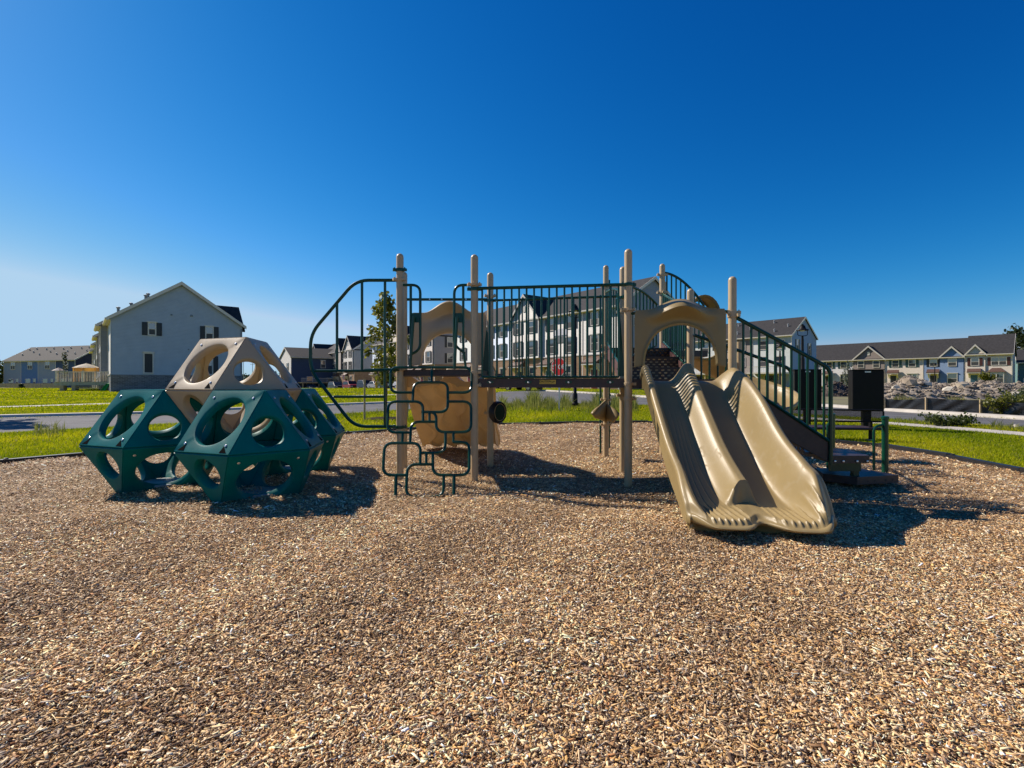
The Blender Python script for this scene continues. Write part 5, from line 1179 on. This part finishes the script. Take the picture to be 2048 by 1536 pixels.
for i in range(25):
    a = 2*math.pi*i/24; rows.append([tb+Vector((math.cos(a)*q*(1.0+.08*math.sin(3*a)), math.sin(a)*q, h)) for q, h in ((.85, -.05), (.72, .03), (.4, .06), (.02, .07))])
tag(ring.grid(rows).build('bark_mulch_ring', mat('dark_bark_mulch', (.030, .017, .014), .95, .6, 14, 1., 30, spec=.1)), 'dark bark mulch heaped round the young tree', 'mulch', kind='stuff')
for label, a, b in (('wooden tree stake left of the young tree', (729, 838.5), (729.3, 756)), ('leaning wooden tree stake right of the young tree', (814, 834), (819, 752))):
    g = G(*a); Y = g.y; r = thing('tree_stake', label, 'stake', g, group='stakes of the young tree')
    MB().tube([P(a[0], a[1]+4, Y), P(b[0], b[1]+2, Y)], .033, 8).build('pole', WOOD, r); MB().tube([P(b[0]-1.4, b[1]+14, Y), P(b[0]+1.4, b[1]+14, Y)], .012, 6).build('strap_band', BLACK, r)
def bush(name, label, px, py, Y, w, h, n, size, m, group=None):
    c = P(px, py, Y); r = thing(name, label, 'shrub', c, group=group); mb = MB(); st = MB()
    for k in range(26):
        a = random.uniform(0, 6.28); tip = c+Vector((math.cos(a)*w*random.uniform(.2, 1), math.sin(a)*w*.6*random.uniform(.2, 1), h*random.uniform(.45, 1.05)))
        st.tube([c+Vector((math.cos(a)*w*.2, 0, -.05)), c.lerp(tip, .6)+Vector((0, 0, h*.1)), tip], [.012, .008, .003], 4)
        for j in range(n//26): t = random.uniform(.25, 1.0); leaves(mb, [c.lerp(tip, t)+Vector((random.gauss(0, .06), random.gauss(0, .06), random.gauss(0, .05)))], size)
    st.build('stems', LEAFD, r); mb.build('foliage', m, r, sharp=0, recalc=False)
bush('weed_bush', 'low sprawling weed bush on the pavement edge right of the mailboxes', 1902, 853, 14.0, .8, .32, 1200, .07, LEAF)
bush('tall_weeds', 'tall weedy shrub growing over the end of the silt fence', 2018, 836, 17.5, 1.1, .85, 1700, .09, LEAFY)
bush('tall_weeds', 'leafy weed clump right behind the silt fence end at the picture edge', 2046, 822, 19.5, 1.0, .9, 1200, .09, LEAF)
bush('sapling', 'small pale sapling in front of the brown row house', 1697, 781, 52, .75, 3.0, 700, .16, mat('dusty_leaf', (.14, .16, .13), .7, .3, 4, trans=.2))
bush('garden_bush', 'bright green bush beside the blue door of the cream row house', 1975, 769, 84, 1.6, 2.1, 900, .3, LEAFY)
for k, (px, Y, lb) in enumerate(((-10, 138, 'broad tree at the left edge beyond the far row'), (-52, 130, 'second tree at the left edge, mostly out of view'))):
    tree('broad_tree', lb, P(px, 775, Y), 7.2, 3.6, 2200, .55, LEAF, .25, .15, group='trees beyond the far left row')
for px, Y, h, lb in ((2036, 165, 19, 'wooded hill tree showing over the green house'), (2085, 160, 18, 'wooded hill tree right of the green house')):
    tree('hill_tree', lb, P(px, 775, Y), h, 7, 2400, .9, LEAFD, .4, .1, group='trees over the right roofs')
for i, (px, Y, h) in enumerate(((492, 210, 4.2), (508, 190, 3.6), (523, 230, 5.4), (537, 200, 4.4), (549, 215, 5.6), (476, 235, 5.2))):
    tree('distant_tree', 'small dark tree on the skyline between the gabled house and the dark blue house', P(px, 772, Y), h, 4, 700, .7, LEAFD, .15, .05, group='skyline trees between the houses')
for px, Y, h in ((487, 170, 10.5), (505, 175, 8.)):
    b = P(px, 772, Y); r = thing('utility_pole', 'thin distant pole on the skyline seen through the tan module', 'pole', b, group='skyline poles'); MB().tube([b, b+Vector((0, 0, h))], .09, 6).build('mast', GALV, r); MB().tube([b+Vector((-.8, 0, h-.4)), b+Vector((.8, 0, h-.4))], .07, 6).build('crossarm', GALV, r)
tree('conifer_shrub', 'small dark conical shrub below the far left decks', P(43, 789, 60), 1.3, .45, 500, .16, LEAFD, .03, .02, shape=.6)
tree('street_tree', 'tall street tree standing left of the view and shading the road', Vector((-21.9, 18.3, .05)), 9.0, 1.3, 1500, .3, LEAF, .10, .55)

# ------------------------------------------------------------------ building site on the right
ROCK = mat('rubble_stone', (.17, .135, .105), .95, .45, 1.6, .9, 10, col2=(.46, .38, .28)); SOIL = mat('dark_soil', (.085, .062, .048), .95, .5, 3, .9, 9)
def rock(s):
    bm = bmesh.new(); bmesh.ops.create_icosphere(bm, subdivisions=1, radius=1)
    pl = [Vector(np.array(rng.normal(size=3))).normalized() for _ in range(9)]
    vs = []
    for v in bm.verts:
        q = v.co.copy()
        for n in pl:
            d = q.dot(n)
            if d > .62: q -= n*(d-.62)
        vs.append(Vector((q.x*s[0], q.y*s[1], q.z*s[2])))
    fs = [tuple(v.index for v in f.verts) for f in bm.faces]; bm.free(); return vs, fs
def heap(name, label, px0, px1, prof, Y, depth, nst, smin, smax, m, ms):
    """ragged heap whose crest follows prof (px, py)"""
    rows = []; N = 90
    for i in range(N+1):
        px = px0+(px1-px0)*i/N; x = (px-1024)/F*Y; top = CAMZ-(np.interp(px, [a for a, b in prof], [b for a, b in prof])-768)/F*Y
        row = []
        for k in range(17):
            t = k/16; y = Y-depth*.5+depth*t; g = float(T(x, y))-.1; hh = (top-g)*max(0, math.sin(math.pi*t))**.8
            nz = .18*math.sin(x*2.3+t*9)+.14*math.sin(x*5.1-t*13)+random.uniform(-.1, .1)
            row.append(Vector((x*(y/Y), y, g+hh*(1+.18*nz)+nz*.25*(0 < k < 16))))
        rows.append(row)
    mb = MB().grid(rows)
    for j in range(nst):
        i = random.randrange(N); k = random.randrange(1, 12); p = rows[i][k]+Vector((random.uniform(-.2, .2), random.uniform(-.2, .2), 0)); s = random.uniform(smin, smax)*random.uniform(.5, 1)
        vs, fs = rock((s, s*random.uniform(.6, 1), s*random.uniform(.4, .9))); mb.add([v+p for v in vs], fs)
    tag(mb.build(name, m, sharp=30, recalc=False), label, 'rubble', kind='stuff'); return rows
heap('rubble_heap', 'long grey brown heap of rubble and stones behind the silt fence', 1755, 2130, [(1755, 776), (1775, 768), (1790, 766), (1815, 756), (1850, 764), (1890, 772), (1930, 765), (1990, 766), (2048, 770), (2130, 780)], 36, 9, 2600, .05, .24, ROCK, None)
heap('dirt_pile', 'dark conical pile of soil in the gap between the two mailbox units', 1630, 1716, [(1630, 788), (1650, 772), (1664, 763), (1676, 764), (1690, 774), (1705, 783), (1716, 790)], 38, 5, 260, .06, .22, SOIL, None)
for px, py, Y, s, lb in ((1822, 764, 33.6, (.62, .5, .5), 'large pale boulder at the top of the rubble heap behind the mailbox'), (1792, 776, 33, (.36, .3, .3), 'dark boulder left of the large pale one on the rubble'), (1850, 768, 34, (.5, .35, .3), 'sandy boulder right of the large pale one'),
    (1925, 771, 33.5, (.5, .4, .38), 'brown boulder in the middle of the rubble heap'), (1966, 772, 34, (.45, .35, .3), 'cream boulder right of the brown one on the rubble'), (1895, 778, 32.6, (.4, .35, .25), 'flat grey boulder low on the rubble heap'), (2030, 790, 31, (.55, .4, .3), 'tan boulder on the rubble at the right edge'), (2030, 856.5, 13.4, (.16, .13, .12), 'small white stone lying on the pavement verge')):
    vs, fs = rock(s); c = P(px, py, Y); o = MB().add([v+c for v in vs], fs).build('boulder', mat('boulder_'+str(len(MATS)), random.choice([(.42, .35, .25), (.28, .24, .20), (.34, .27, .19), (.50, .45, .36)]), .9, .3, 2, .6, 10), org=c, sharp=20); tag(o, lb, 'boulder', 'boulders of the building site')
def silt():
    pts = [(1560, 803, 22.8), (1660, 807, 22), (1770, 823, 20.6), (1853, 822, 19.3), (1962, 830, 17.9), (2062, 838, 16.8)]
    r = thing('silt_fence', 'black sagging silt fence on wooden stakes along the far kerb', 'fence', P(1853, 824, 19.3))
    tops = [(1560, 800), (1660, 803), (1770, 797.5), (1853, 795.5), (1962, 800), (2062, 806)]
    FAB = mat('silt_fabric', (.012, .012, .014), .38, .4, 2, .9, 6)
    for k in range(2, len(pts)-1):
        rows = []
        for i in range(21):
            t = i/20; px = pts[k][0]+(pts[k+1][0]-pts[k][0])*t; py = pts[k][1]+(pts[k+1][1]-pts[k][1])*t; Y = pts[k][2]+(pts[k+1][2]-pts[k][2])*t; tp = tops[k][1]+(tops[k+1][1]-tops[k][1])*t+2.5*math.sin(math.pi*t)*(1.2 if k == 2 else .6)
            rows.append([P(px, tp+(py+3-tp)*j/8, Y)+Vector((0, .05*math.sin(t*19+j*1.1)*math.sin(math.pi*t), 0)) for j in range(9)])
        MB().grid(rows).build('fabric', FAB, r, sharp=60, recalc=False)
    for k in range(2, len(pts)):
        px, py, Y = pts[k]; MB().obox(P(px-1.6, py+3, Y-.05), (.055, 0, 0), (0, .04, 0), (0, 0, (py+4-tops[k][1])/F*Y)).build('stake', WOOD, r, sharp=0)
silt()
